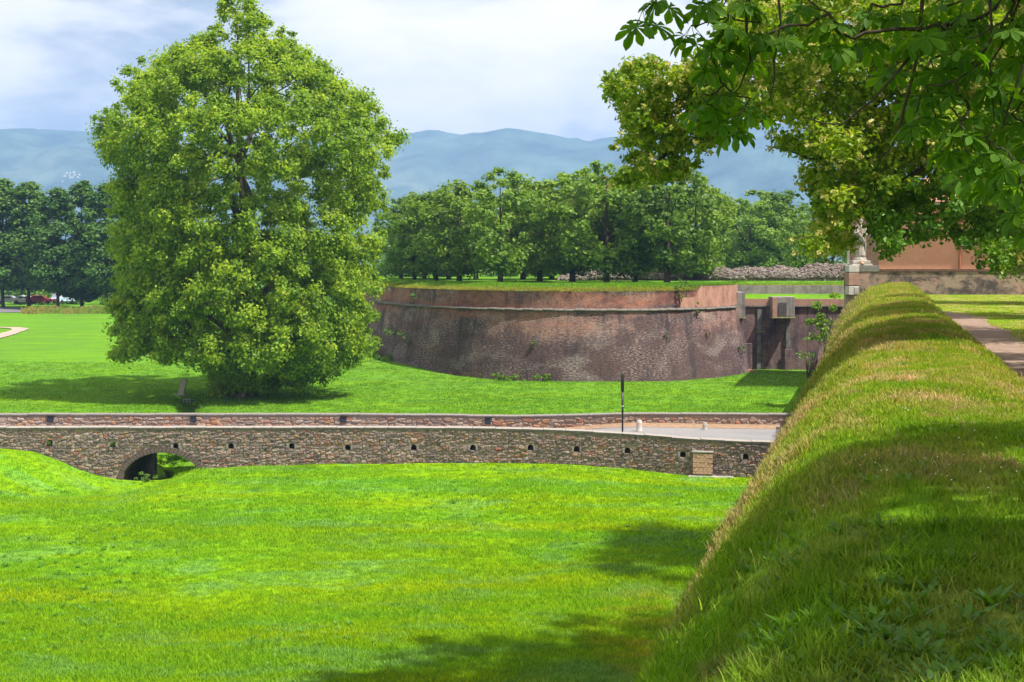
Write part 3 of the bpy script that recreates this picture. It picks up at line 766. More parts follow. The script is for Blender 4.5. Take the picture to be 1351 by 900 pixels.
AX, AA, AB, AZ = -17.95, 2.05, 1.50, -0.80        # arch centre x, half span, rise, springing height
def arch_top(x, extra=0.0):
    d = abs(x - AX)
    if d >= AA + extra: return None
    return AZ + (AB + extra) * math.sqrt(1 - (d / (AA + extra)) ** 2)
NW = empty('causeway_wall', (-8, 73, 0), label='long near rubble stone wall of the causeway with an arch and a row of drain holes', cat='wall')
holes = [(66, 584), (149, 586), (232, 588), (305, 588), (385, 588), (459, 590), (546, 590), (624, 590), (700, 590), (761, 592), (828, 594), (901, 599), (984, 602)]
HL = []
for hx, hy in holes:
    x = (hx - CX) / F * 73
    for _ in range(3): x = (hx - CX) / F * NWY(x)
    HL.append((x, H - (hy - CY) / F * NWY(x) - 0.02))
hw, hh = 0.15, 0.15
# backing with real openings
V = []; Fc = []
def quad(a, b, c, d):
    k = len(V); V.extend([a, b, c, d]); Fc.append((k, k + 1, k + 2, k + 3))
xb = list(np.arange(nX[0], nX[-1], 0.6))
for hx, hz in HL: xb += list(np.linspace(hx - hw, hx + hw, 7))
xb += list(np.linspace(AX - AA, AX + AA, 33)); xb = sorted(set(np.round([x for x in xb if nX[0] <= x <= nX[-1]], 4)))
for x0, x1 in zip(xb[:-1], xb[1:]):
    xm = (x0 + x1) / 2; y0, y1 = NWY(x0), NWY(x1); z0, z1 = NWZ(x0) - 0.1, NWZ(x1) - 0.1
    at_ = arch_top(xm) is not None
    b0 = (arch_top(min(max(x0, AX - AA + 1e-4), AX + AA - 1e-4)) if at_ else -1.6); b1 = (arch_top(min(max(x1, AX - AA + 1e-4), AX + AA - 1e-4)) if at_ else -1.6)
    hit = [h for h in HL if abs(xm - h[0]) < hw]
    if hit:
        hx, hz = hit[0]; tp = lambda x: hz + hh * math.sqrt(max(0, 1 - ((x - hx) / hw) ** 2)); bt = hz - hh
        quad((x0, y0, b0), (x1, y1, b1), (x1, y1, bt), (x0, y0, bt)); quad((x0, y0, tp(x0)), (x1, y1, tp(x1)), (x1, y1, z1), (x0, y0, z0))
        dp = 0.7
        quad((x0, y0, bt), (x1, y1, bt), (x1, y1 + dp, bt), (x0, y0 + dp, bt)); quad((x0, y0 + dp, tp(x0)), (x1, y1 + dp, tp(x1)), (x1, y1, tp(x1)), (x0, y0, tp(x0)))
        quad((x0, y0 + dp, bt), (x1, y1 + dp, bt), (x1, y1 + dp, tp(x1)), (x0, y0 + dp, tp(x0)))
        if abs(x0 - (hx - hw)) < 1e-3: quad((x0, y0, bt), (x0, y0 + dp, bt), (x0, y0 + dp, hz + 0.02), (x0, y0, hz + 0.02))
        if abs(x1 - (hx + hw)) < 1e-3: quad((x1, y1 + dp, bt), (x1, y1, bt), (x1, y1, hz + 0.02), (x1, y1 + dp, hz + 0.02))
    else:
        quad((x0, y0, b0), (x1, y1, b1), (x1, y1, z1), (x0, y0, z0))
    ya, yb = y0 + 0.9, y1 + 0.9
    quad((x0, y0, z0), (x1, y1, z1), (x1, y1 + 0.6, z1), (x0, y0 + 0.6, z0))
bobj('wall_core', V, Fc, M_MORTAR, parent=NW)
# barrel vault running under the road
V = []; Fc = []
vp = [(AX - AA, -1.8)] + [(AX - AA * math.cos(a), AZ + AB * math.sin(a)) for a in np.linspace(0, math.pi, 19)] + [(AX + AA, -1.8)]
vY = np.linspace(73.02, 79.75, 9)
for y in vY:
    for x, z in vp: V.append((x + 0.03 * math.sin(y * 3 + x), y, z))
m_ = len(vp)
for k in range(len(vY) - 1):
    for j in range(m_ - 1): a = k * m_ + j; Fc.append((a, a + m_, a + m_ + 1, a + 1))
bobj('vault', V, Fc, M_VAULT, parent=NW, smooth=False)
# voussoirs
nv = 34
for k in range(nv):
    a0 = math.pi * (k + 0.06) / nv; a1 = math.pi * (k + 0.94) / nv; am = (a0 + a1) / 2
    r_in, r_out = 1.0, 1.0
    pts = []
    for a, ex in ((a0, -0.01), (a1, -0.01), (a1, 0.27), (a0, 0.27)):
        pts.append((AX - (AA + ex) * math.cos(a), AZ + (AB + ex) * math.sin(a)))
    cxm = sum(p[0] for p in pts) / 4; czm = sum(p[1] for p in pts) / 4; j = random.uniform(0, 0.03)
    vs = [(x - cxm, -0.07 - j, z - czm) for x, z in pts] + [(x - cxm, 0.25, z - czm) for x, z in pts]
    o_ = MB().add(vs, [(0, 1, 2, 3), (7, 6, 5, 4), (0, 4, 5, 1), (1, 5, 6, 2), (2, 6, 7, 3), (3, 7, 4, 0)]).obj('voussoir', M_VOUS, NW)
    o_.location = (cxm + 8, 0, czm)
# rubble facing
def rubble_items(xa, xb_, yfun, zlo, zhi, hr=(0.11, 0.24), wr=(0.16, 0.5), skip=None, depth=0.06, yoff=0.0):
    out = []; z = zlo
    while z < zhi:
        h = random.uniform(*hr); x = xa + random.uniform(0, 0.3)
        while x < xb_:
            w = random.uniform(*wr) * (0.8 if random.random() < 0.5 else 1.1); xm = x + w / 2; h0 = h; hq = h * random.choice((0.7, 0.85, 1, 1, 1.15, 1.45)); zm = z + h / 2 + random.uniform(-0.05, 0.05)
            sl = (yfun(xm + 0.2) - yfun(xm - 0.2)) / 0.4
            if not (skip and skip(xm, zm, w, hq)):
                out.append((Vector((xm, yfun(xm) + yoff, zm)), math.atan(sl), w * random.uniform(0.9, 0.99), hq * random.uniform(0.86, 1.05), depth * random.uniform(0.45, 1.6), random.uniform(-0.22, 0.22)))
            x += w + 0.015
        z += h + 0.012
    return out
ZT = lambda x: NWZ(x) - 0.13
pier_x = [(p - CX) / F * 70.9 for p in (915, 940)]
def skip_near(x, z, w, h):
    if z + h / 2 > ZT(x): return True
    if z + h / 2 < float(g(x, NWY(x))) - 0.15: return True
    at_ = arch_top(x, 0.26)
    if at_ is not None and z - h / 2 < at_ : return True
    for s in (-0.5, 0.5):
        at_ = arch_top(x + s * w, 0.26)
        if at_ is not None and z - h * 0.3 < at_: return True
    for hx, hz in HL:
        if abs(x - hx) < hw + w / 2 - 0.03 and abs(z - hz) < hh + h / 2 - 0.03: return True
    return False
it = rubble_items(-28.6, float(nX[-1]) - 0.2, NWY, -1.3, 2.0, (0.08, 0.165), (0.11, 0.36), skip_near)
lay_stones(it, NW, M_STONE)
# small lintel stones round each drain hole
for hx, hz in HL:
    for sx in (-1, 1):
        o_ = MB().box((-0.05, -0.06, -0.14), (0.05, 0.05, 0.12), bev=0.015).obj('jamb_stone', M_COPE, NW)
        o_.location = (hx + sx * (hw + 0.05) + 8, NWY(hx) - 73, hz)
# coping
def coping(xa, xb_, yfun, zfun, parent, w=0.62, mat=M_COPE, front=-0.07, th=0.12, step=1.25):
    px_, py_, _ = parent.location
    x = xa
    while x < xb_ - 0.3:
        w_ = random.uniform(0.75, 1.25) * step; x1 = min(x + w_, xb_)
        n = 4; vs = []; xm = (x + x1) / 2; zm = zfun(xm); ym = yfun(xm); jz = random.uniform(-0.012, 0.012)
        for i in range(n + 1):
            xx = x + 0.01 + (x1 - x - 0.02) * i / n; yy = yfun(xx); z_ = zfun(xx) + jz
            for o, dz in ((front, -th), (front - 0.01, -0.02), (front + 0.03, 0.0), (front + w, 0.0), (front + w, -th)):
                vs.append((xx - xm, yy + o - ym, z_ + dz - zm))
        fs = []
        for i in range(n):
            for j in range(5): fs.append((i * 5 + j, (i + 1) * 5 + j, (i + 1) * 5 + (j + 1) % 5, i * 5 + (j + 1) % 5))
        fs += [(4, 3, 2, 1, 0), tuple(n * 5 + j for j in range(5))]
        o_ = MB().add(vs, fs).obj('coping_stone', mat, parent); o_.location = (xm - px_, ym - py_, zm); x = x1
def cope_two(name):
    m, t, out = new_mat(name)
    ge = N(t, 'ShaderNodeNewGeometry'); s_ = N(t, 'ShaderNodeSeparateXYZ'); L(t, ge.outputs['True Normal'], s_.inputs[0])
    n = noise(t, ge.outputs['Position'], 5.0, 6, 0.7)
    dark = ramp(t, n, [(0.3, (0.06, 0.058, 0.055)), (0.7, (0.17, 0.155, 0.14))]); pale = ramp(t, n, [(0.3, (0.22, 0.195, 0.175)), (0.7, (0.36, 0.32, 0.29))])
    c = mixc(t, mrange(t, s_.outputs[2], 0.5, 0.9), dark, pale)     # paler on upward faces, darker on the edge
    bsdf(t, out, c, 0.9, 0.2, n, 0.4, 0.02); return m
M_COPE2 = cope_two('two_tone_coping')
coping(-30, float(nX[-1]) - 0.2, NWY, NWZ, NW, mat=M_COPE2)
# repaired brick buttress with slab cap and footing
bx = (927.5 - CX) / F * 70.8; by = NWY(bx)
BT = empty('buttress', (bx, by, 0), label='square orange brick buttress patched onto the causeway wall near the rampart', cat='buttress')
bsl = (NWY(bx + 0.3) - NWY(bx - 0.3)) / 0.6; BT.rotation_euler = (0, 0, math.atan(bsl))
M_PEACH = simple('peach_brick', (0.46, 0.29, 0.20), 0.95, 0.35, 9.0)
MB().box((-0.47, -0.16, -0.1), (0.47, 0.1, 1.02)).obj('core', M_MORTAR, BT)
for r in range(9):
    x = -0.48 + (0.0 if r % 2 else -0.06)
    while x < 0.42:
        w = random.uniform(0.14, 0.24); xe = min(x + w, 0.49); xs_ = max(x, -0.49)
        if xe - xs_ > 0.05:
            o_ = MB().box((-(xe - xs_) / 2, -0.03, -0.052), ((xe - xs_) / 2, 0.03, 0.052), bev=0.008).obj('brick', M_PEACH if random.random() < 0.8 else M_REDBRICK, BT)
            o_.location = ((xs_ + xe) / 2, -0.18 - random.uniform(0, 0.012), 0.0 + r * 0.113)
        x = xe + 0.012
MB().box((-0.52, -0.24, 1.0), (0.52, 0.1, 1.08), bev=0.015).obj('cap_slab', M_GREYST, BT)
MB().box((-0.70, -0.45, -0.28), (1.5, 0.1, -0.14), bev=0.02).obj('footing', M_GREYST, BT)

# far parapet
FP = empty('far_parapet', (-8, 79, 0), label='low far parapet wall of warm rubble stone across the causeway road', cat='wall')
V = []; Fc = []
for x0, x1 in zip(fX[:-1:3], fX[3::3]):
    y0, y1 = FWY(x0), FWY(x1); z0, z1 = FWZ(x0) - 0.1, FWZ(x1) - 0.1
    a0 = arch_top((x0 + x1) / 2)
    bz = -1.6 if a0 is None else a0
    quad((x0, y0, 0.9), (x1, y1, 0.9), (x1, y1, z1), (x0, y0, z0)); quad((x1, y1 + 0.45, bz), (x0, y0 + 0.45, bz), (x0, y0 + 0.45, z0), (x1, y1 + 0.45, z1)); quad((x0, y0, z0), (x1, y1, z1), (x1, y1 + 0.45, z1), (x0, y0 + 0.45, z0))
bobj('wall_core', V, Fc, M_MORTAR, parent=FP)
it = rubble_items(-29.5, float(fX[-1]) - 0.3, FWY, 1.05, 2.4, (0.13, 0.24), (0.2, 0.55), lambda x, z, w, h: z + h / 2 > FWZ(x) - 0.1, 0.05)
lay_stones(it, FP, M_STONE2)
coping(-31, float(fX[-1]) - 0.3, FWY, FWZ, FP, w=0.6, mat=M_COPE, th=0.09)
# road between the walls
def RZ(x): return 1.18 + 0.40 * float(sst(x, 1.5, 7.0))
V = []; Fc = []; xr = np.arange(-34, 17.4, 0.6); nj = 6
for x in xr:
    ya, yb = NWY(x) + 0.53, FWY(x) + 0.02
    for j in range(nj): V.append((x, ya + (yb - ya) * j / (nj - 1), RZ(x) + 0.05 * math.sin(math.pi * j / (nj - 1))))
for k in range(len(xr) - 1):
    for j in range(nj - 1): a = k * nj + j; Fc.append((a, a + nj, a + nj + 1, a + 1))
obj('road', mesh_np('road', V, np.array(Fc), [M_ROAD], smooth=True), kind='structure')
V = []; Fc = []; xr = np.arange(-3, 15.8, 0.3)
for x in xr:
    w = 0.6 + 0.6 * float(sst(x, 3, 8)) + 0.35 * (vnoise(x, 0, 1.0) - 0.5)
    yb = FWY(x) - 0.01
    for j in range(4): V.append((x, yb - w * (1 - j / 3), RZ(x) + 0.04 + 0.035 * j))
for k in range(len(xr) - 1):
    for j in range(3): a = k * 4 + j; Fc.append((a, a + 4, a + 5, a + 1))
obj('road_verge', mesh_np('road_verge', V, np.array(Fc), [simple('dusty_verge', (0.26, 0.17, 0.11), 1.0, 0.3, 3.0)], smooth=True), kind='structure')

# lamps let into the far parapet
WL = ['dark blue square wall lamp on the far parapet, far left of the arch', 'dark blue square wall lamp on the far parapet just right of the arch', 'dark blue square wall lamp on the far parapet, third from the left', 'dark blue square wall lamp on the far parapet, rightmost of the four']
for (lx, ly), lb in zip([(66, 552.5), (255, 552.5), (453, 553), (644, 555)], WL):
    x = (lx - CX) / F * 79.2; y = FWY(x)
    e_ = empty('wall_lamp', (x, y, H - (ly - CY) / F * y), label=lb, cat='wall lamp', group='lamps on the far parapet')
    MB().box((-0.16, -0.10, -0.17), (0.16, 0.0, 0.17), bev=0.015).obj('housing', M_BLACK, e_)
    MB().box((-0.12, -0.112, -0.13), (0.12, -0.102, 0.02)).obj('lens', M_LAMP, e_)
    MB().box((-0.18, -0.15, 0.15), (0.18, 0.0, 0.185)).obj('hood', M_BLACK, e_)
# bollards
def bollard(px_, dpt, hgt, w, mat, lb, topz=0.06):
    x = (px_ - CX) / F * dpt
    e_ = empty('bollard', (x, dpt, RZ(x) + 0.02), label=lb, cat='bollard', group='stone bollards on the causeway road')
    MB().lathe([(w * 1.12, 0), (w * 1.12, 0.05), (w, 0.07), (w * 0.97, hgt * 0.7), (w * 0.92, hgt - topz)], 12).obj('shaft', mat, e_, True)
    MB().lathe([(w * 0.92, 0), (w * 0.85, topz * 0.6), (w * 0.5, topz * 0.95), (w * 0.1, topz)], 12, (0, 0, hgt - topz)).obj('rounded_top', mat, e_, True)
bollard(843.5, 74.4, 0.62, 0.15, M_WHITE, 'clean white stone bollard beside the black lamp post')
bollard(930, 75.0, 0.40, 0.13, M_GREYST, 'short grey weathered stone bollard in the middle of the road edge')
bollard(1026.5, 72.3, 0.55, 0.12, M_MARBLE, 'pale bollard with round head where road meets the grassy bank', 0.16)
# lamp post
x = (821 - CX) / F * 72.9
LP_ = empty('lamp_post', (x, 72.75, RZ(x)), label='slim black lamp post with thicker head standing behind the causeway wall', cat='lamp post')
MB().lathe([(0.09, 0), (0.09, 0.03), (0.05, 0.06)], 12).obj('base_plate', M_BLACK, LP_, True)
MB().lathe([(0.045, 0.05), (0.045, 1.2), (0.055, 1.25), (0.055, 2.3)], 10).obj('pole', M_BLACK, LP_, True)
MB().lathe([(0.05, 2.3), (0.085, 2.34), (0.088, 3.2), (0.06, 3.26), (0.02, 3.32)], 12).obj('lamp_head', M_BLACK, LP_, True)
MB().lathe([(0.058, 1.55), (0.058, 1.62)], 10).obj('glint_band', M_WHITE, LP_)  # pale ring put on as the glint halfway up the pole

# ------------------------------------------------------------------ culvert in the ditch behind the causeway
c0 = Gp(238, 522); 
CV = empty('culvert_headwall', (c0.x, c0.y, c0.z), label='leaning pale stone slab at the edge of the ditch under the big tree', cat='stone slab')
rotm = Matrix.Rotation(math.radians(14), 3, 'Y')
MB().box((-0.22, -0.15, -0.3), (0.22, 0.15, 1.35), rotm, (0, 0, 0), 0.03).obj('slab', M_COPETOP, CV)
MB().box((-0.42, -0.25, -0.35), (0.42, 0.25, 0.10), None, None, 0.04).obj('foot', M_GREYST, CV)
c1 = Gp(246, 534)
DR = empty('drain_grate', (c1.x, c1.y, c1.z + 0.1), label='small grey drain frame over dark inlet in the ditch', cat='drain')
for zz_ in (0.30, 0.12): MB().box((-0.28, 0, zz_), (0.32, 0.06, zz_ + 0.05)).obj('rail', M_GREYST, DR)
for k in (-0.28, 0.0, 0.26): MB().box((k, -0.02, -0.1), (k + 0.05, 0.07, 0.36)).obj('bar', M_GREYST, DR)
MB().box((-0.45, 0.2, -0.4), (0.55, 0.6, 0.22), None, None, 0.05).obj('inlet', M_BLACK, DR)

# ------------------------------------------------------------------ ruined masonry on the bastion
RU_ = empty('ruined_wall', (20, 152, 8.4), label='long low ruined wall of crumbling pale rubble behind the bastion lawn', cat='ruin')
def ruin_top(px_):
    z = np.interp(px_, [740, 770, 800, 830, 850, 870, 905, 930, 950, 965, 985, 1010, 1030, 1048, 1058, 1066, 1130, 1180], [8.9, 9.3, 9.9, 10.0, 9.5, 9.6, 9.95, 9.9, 9.85, 9.5, 9.9, 9.75, 9.95, 9.6, 9.7, 10.15, 10.2, 10.0])
    return float(z) + 0.18 * (float(vnoise(px_, 2, 9.0)) - 0.5)
V = []; Fc = []; prow = [(-1.6, 8.0, 0), (-1.5, 0.3, 1), (-1.1, 0.62, 1), (-0.5, 0.9, 1), (0.1, 1.0, 1), (1.2, 0.9, 1), (1.6, 8.0, 0)]
pxs = np.arange(735, 1190, 3.0)
for p in pxs:
    zt = ruin_top(p); x = (p - CX) / F * 152
    for o, f, r in prow:
        z = 8.2 if not r else 8.3 + (zt - 8.3) * f + 0.12 * (random.random() - 0.5)
        V.append((x, 152 + o + 0.25 * (random.random() - 0.5), z))
m_ = len(prow)
for k in range(len(pxs) - 1):
    for j in range(m_ - 1): a = k * m_ + j; Fc.append((a, a + m_, a + m_ + 1, a + 1))
bobj('core', V, Fc, M_RUIN, parent=RU_)
it = []
for k in range(2300):
    p = random.uniform(740, 1180); zt = ruin_top(p); f = random.random(); x = (p - CX) / F * 152
    it.append((Vector((x, 152 - 1.55 + 1.5 * f ** 2 + random.uniform(-.05, .05), 8.35 + (zt - 8.3) * (0.25 + 0.75 * f) + 0.02)), random.uniform(-0.5, 0.5), random.uniform(0.18, 0.5), random.uniform(0.1, 0.28), random.uniform(0.1, 0.22), random.uniform(-0.5, 0.5)))
lay_stones(it, RU_, M_RUIN, 120)
# ------------------------------------------------------------------ wall, pillar, statue, gatehouse at the end of the rampart
zw = lambda y, d: H - (y - CY) / F * d
EW = empty('end_wall', (35, 102.5, 8), label='stained brown plaster wall closing the rampart walk on the right', cat='wall')
xa = P(1150, 0, 102.3).x
def eb(a, b, name, mat, bev=0.0, **kw):
    return MB().box([a[0] - 35, a[1] - 102.5, a[2] - 8], [b[0] - 35, b[1] - 102.5, b[2] - 8], bev=bev).obj(name, mat, EW, **kw)
eb((xa, 102.3, 6.5), (58, 102.9, zw(358.3, 102.3)), 'wall_body', M_OLDWALL)
mb = MB(); x = xa
while x < 58:
    mb.box((x - 35, 102.22 - 102.5, zw(358.2, 102.3) - 8), (x + 0.11 - 35, 102.98 - 102.5, zw(355.2, 102.3) - 8 + random.uniform(-0.01, 0.01))); x += 0.125
mb.obj('brick_on_edge_cap', simple('cap_brick', (0.12, 0.065, 0.05), 0.95, 0.5, 8.0), EW, kind='stuff')
PL = empty('gate_pillar', (P(1136, 0, 100.8).x, 100.8, 7.6), label='old masonry pillar with white corner blocks under the statue', cat='pillar')
pxw = 18.5 / F * 100.8
MB().box((-pxw, -0.9, -1.5), (pxw, 0.9, zw(359, 100) - 7.6)).obj('shaft', M_OLDWALL, PL)
MB().box((-pxw - 0.05, -0.95, zw(358.8, 100) - 7.6), (pxw + 0.05, 0.95, zw(350.6, 100) - 7.6), bev=0.03).obj('cap_block', simple('dark_cap', (0.15, 0.14, 0.125), 0.9, 0.3, 4.0), PL)
for ya, yb, mt in ((350.4, 359.0, M_WHITE), (360, 376.5, M_HOUSEBRICK), (377.6, 389.0, M_WHITE)):
    MB().box((-pxw - 0.09, -1.0, zw(yb, 100) - 7.6), (-pxw + 0.62, 0.2, zw(ya, 100) - 7.6), bev=0.02).obj('quoin', mt, PL)
MB().box((-pxw + 0.30, -1.04, zw(388, 100) - 7.6), (-pxw + 0.62, -0.9, zw(379, 100) - 7.6), bev=0.02).obj('lion_block', M_GREYST, PL)
# statue
zs = zw(350.5, 100)
ST = empty('statue', (P(1134.5, 0, 100.9).x, 100.9, zs), label='white marble statue of a robed saint on a moulded plinth above the pillar', cat='statue')
wpl = 13.5 / F * 100.8
MB().box((-wpl, -0.7, 0), (wpl, 0.7, 0.12), bev=0.02).obj('plinth_base', M_WHITE, ST)
MB().box((-wpl * 0.86, -0.6, 0.12), (wpl * 0.86, 0.6, 0.36), bev=0.05).obj('plinth', M_MARBLE, ST)
MB().lathe([(0.10, 0), (0.16, 0.05), (0.12, 0.16), (0.05, 0.22)], 10, (0, -0.66, 0.06)).obj('plinth_ornament', simple('rust_stone', (0.42, 0.24, 0.12), 0.8, 0.3, 5.0), ST, True)
MB().lathe([(0.50, 0), (0.48, 0.08), (0.42, 0.18), (0.40, 0.24)], 14, (0, 0, 0.36)).obj('statue_foot', M_MARBLE, ST)
fold = lambda a, z: 1 + 0.10 * math.sin(7 * a + 2.2 * math.sin(z * 2.1)) + 0.05 * math.sin(13 * a + z * 3)
body = MB().lathe([(0.37, 0.58), (0.35, 0.8), (0.31, 1.2), (0.30, 1.6), (0.33, 1.95), (0.32, 2.15), (0.34, 2.4), (0.36, 2.62), (0.33, 2.78), (0.18, 2.88), (0.10, 2.93), (0.10, 3.0)], 28, (0, 0, 0), fold)
body.v = [(x * (1.0 if z < 2.0 else 1.1), y * (0.85 if z < 2.0 else 0.68) + 0.02 * math.sin(z * 2), z) for x, y, z in body.v]
body.obj('robe', M_MARBLE, ST, True)
MB().lathe([(0.03, 2.95), (0.12, 3.0), (0.155, 3.1), (0.165, 3.2), (0.15, 3.3), (0.10, 3.38), (0.03, 3.41)], 16, (0.02, -0.03, 0), lambda a, z: 1 + 0.06 * math.cos(a)).obj('head', M_MARBLE, ST, True)
hd = MB(); hd.lathe([(0.02, 2.86), (0.07, 2.92), (0.09, 3.02), (0.06, 3.09)], 10, (0.02, -0.14, 0)); hd.lathe([(0.012, 0), (0.03, 0.03), (0.012, 0.1)], 6, (0.02, -0.19, 3.13)); hd.obj('beard_and_nose', M_MARBLE, ST, True)
MB().lathe([(0.13, 3.18), (0.185, 3.22), (0.18, 3.33), (0.10, 3.42), (0.03, 3.44)], 14, (0.02, 0.02, 0), lambda a, z: 1 + 0.05 * math.sin(9 * a)).obj('hair', M_MARBLE, ST, True)
for s_, el, ha in ((-1, (-0.46, -0.1, 2.2), (-0.12, -0.34, 2.42)), (1, (0.47, -0.05, 2.22), (0.26, -0.36, 2.15))):
    am = MB().tube([(0.30 * s_, 0, 2.72), (el[0] * 0.95, el[1], (2.72 + el[2]) / 2), el, ((el[0] + ha[0]) / 2, (el[1] + ha[1]) / 2 - 0.03, (el[2] + ha[2]) / 2), ha], [0.13, 0.135, 0.13, 0.10, 0.06], 10); am.obj('sleeved_arm', M_MARBLE, ST, True)
    hn = MB(); hv = Vector(ha)
    d_ = Vector((-s_ * 0.8, -0.4, 0.35)).normalized()
    hn.tube([hv, hv + d_ * 0.05, hv + d_ * 0.11], [0.045, 0.052, 0.04], 8)
    for q in range(4):
        o_ = Vector((0, 0, 0.03 * (q - 1.5))); L_ = (0.07, 0.085, 0.08, 0.06)[q]
        hn.tube([hv + d_ * 0.10 + o_, hv + d_ * (0.10 + L_ * 0.6) + o_ + Vector((0, -0.01, 0)), hv + d_ * (0.10 + L_) + o_ + Vector((0, 0.02, -0.01))], [0.014, 0.012, 0.008], 5)
    hn.tube([hv + d_ * 0.03 + Vector((0, -0.03, 0.03)), hv + d_ * 0.08 + Vector((0, -0.07, 0.06))], [0.014, 0.009], 5)
    hn.obj('hand', M_MARBLE, ST, True)
MB().tube([(0.30, -0.42, 0.62), (0.29, -0.42, 1.6), (0.27, -0.40, 2.75)], [0.025, 0.025, 0.02], 6).obj('sword', M_MARBLE, ST)
mt_ = MB().tube([(-0.34, -0.05, 2.75), (-0.15, -0.30, 2.3), (0.12, -0.33, 1.9), (0.36, -0.15, 1.5), (0.38, 0.1, 1.0)], [0.06, 0.08, 0.09, 0.09, 0.05], 8); mt_.obj('mantle_fold', M_MARBLE, ST, True)

# gatehouse
gx0, gx1 = P(1119.5, 0, 116).x, 62.0
GH = empty('gatehouse', (gx0, 116, 6), -math.atan(0.26), label='tall brick and orange plaster gatehouse behind the end wall', cat='building')
def gb(a, b, name, mat, bev=0.0, **kw):
    return MB().box([a[0] - gx0, a[1] - 116, a[2] - 6], [b[0] - gx0, b[1] - 116, b[2] - 6], bev=bev).obj(name, mat, GH, **kw)
xo = P(1158, 0, 116).x; xp = P(1259.5, 0, 116).x
gb((gx0, 116, 5), (xo, 132, 15.0), 'brick_corner', M_HOUSEBRICK)
gb((xo + 0.003, 115.93, 5), (gx1, 131.9, 14.8), 'plaster_wall', M_ORANGE)
gb((gx0 - 0.10, 115.85, 5), (gx0 + 0.10, 116.0 - 0.003, 14.95), 'corner_strip', M_COPETOP)
gb((gx0 - 0.6, 115.3, 15.05), (gx1, 116.2, 15.25), 'eaves', M_COPETOP)
MB().tube([(xp - gx0, -0.18, -1), (xp - gx0, -0.18, 9.0)], [0.09, 0.09], 8).obj('downpipe', simple('copper_pipe', (0.36, 0.13, 0.07), 0.6, 0.2, 3), GH)
rf = MB().add([(-0.8, -1.0, 9.27), (gx1 - gx0, -1.0, 9.27), (gx1 - gx0, 8, 12.0), (7.5, 8, 12.0), (-0.8, 17, 9.27), (gx1 - gx0, 17, 9.27)], [(0, 1, 2, 3), (0, 3, 4), (4, 3, 2, 5), (0, 4, 5, 1)])
rf.obj('roof', M_TILE, GH)

# ------------------------------------------------------------------ foliage
def leaf_cloud(C, R, n, size, up=0.35, flat=0.75, seed=0, shell=0.55, tvar=0.35, outc=None):
    """leaf faces spread through clumps. C (k,3) centres, R (k,) radii, n leaves per unit"""
    r = np.random.default_rng(seed); k = len(C)
    idx = np.repeat(np.arange(k), n if np.ndim(n) == 0 else np.asarray(n))
    m = len(idx)
    d = r.normal(size=(m, 3)); d /= np.linalg.norm(d, axis=1)[:, None]
    rad = (shell + (1 - shell) * r.random(m)) ** 1.0 * np.where(r.random(m) < 0.22, r.random(m), 1.0)
    rad *= 1 + 0.25 * r.normal(size=m) * (r.random(m) < 0.15)
    p = C[idx] + d * (R[idx] * rad)[:, None] * np.array([1, 1, flat])
    if outc is not None:
        od = C[idx] - outc; od /= (np.linalg.norm(od, axis=1)[:, None] + 1e-6)
    else: od = 0
    nrm_ = d * 0.7 + od * 0.5 + np.array([0, 0, up]) + r.normal(size=(m, 3)) * 0.55
    nrm_ /= np.linalg.norm(nrm_, axis=1)[:, None]
    t = np.cross(nrm_, r.normal(size=(m, 3))); t /= np.linalg.norm(t, axis=1)[:, None]
    b = np.cross(nrm_, t)
    s = (size * (0.65 + 0.7 * r.random(m)))[:, None]
    V = np.stack([p - t * s * 0.5, p + b * s * 0.36 + nrm_ * s * 0.10, p + t * s * 0.55 - nrm_ * s * 0.12, p - b * s * 0.36 + nrm_ * s * 0.10], 1).reshape(-1, 3)
    ct = r.random(k)
    tint = np.clip(0.5 + (ct[idx] - 0.5) * tvar * 1.2 + (r.random(m) - 0.5) * tvar * 1.6, 0, 1)
    Fq = np.arange(m * 4).reshape(-1, 4)
    return V, Fq, np.repeat(tint, 4)
def limb_path(a, b, sag=0.0, n=5, jit=0.15, up=0.0):
    a = Vector(a); b = Vector(b); out = []
    L_ = (b - a).length
    for i in range(n + 1):
        t = i / n; p = a.lerp(b, t) + Vector((0, 0, (up - sag) * math.sin(math.pi * t) * L_))
        if 0 < i < n: p += Vector([random.uniform(-1, 1) * jit * L_ / n for _ in range(3)])
        out.append(p)
    return out

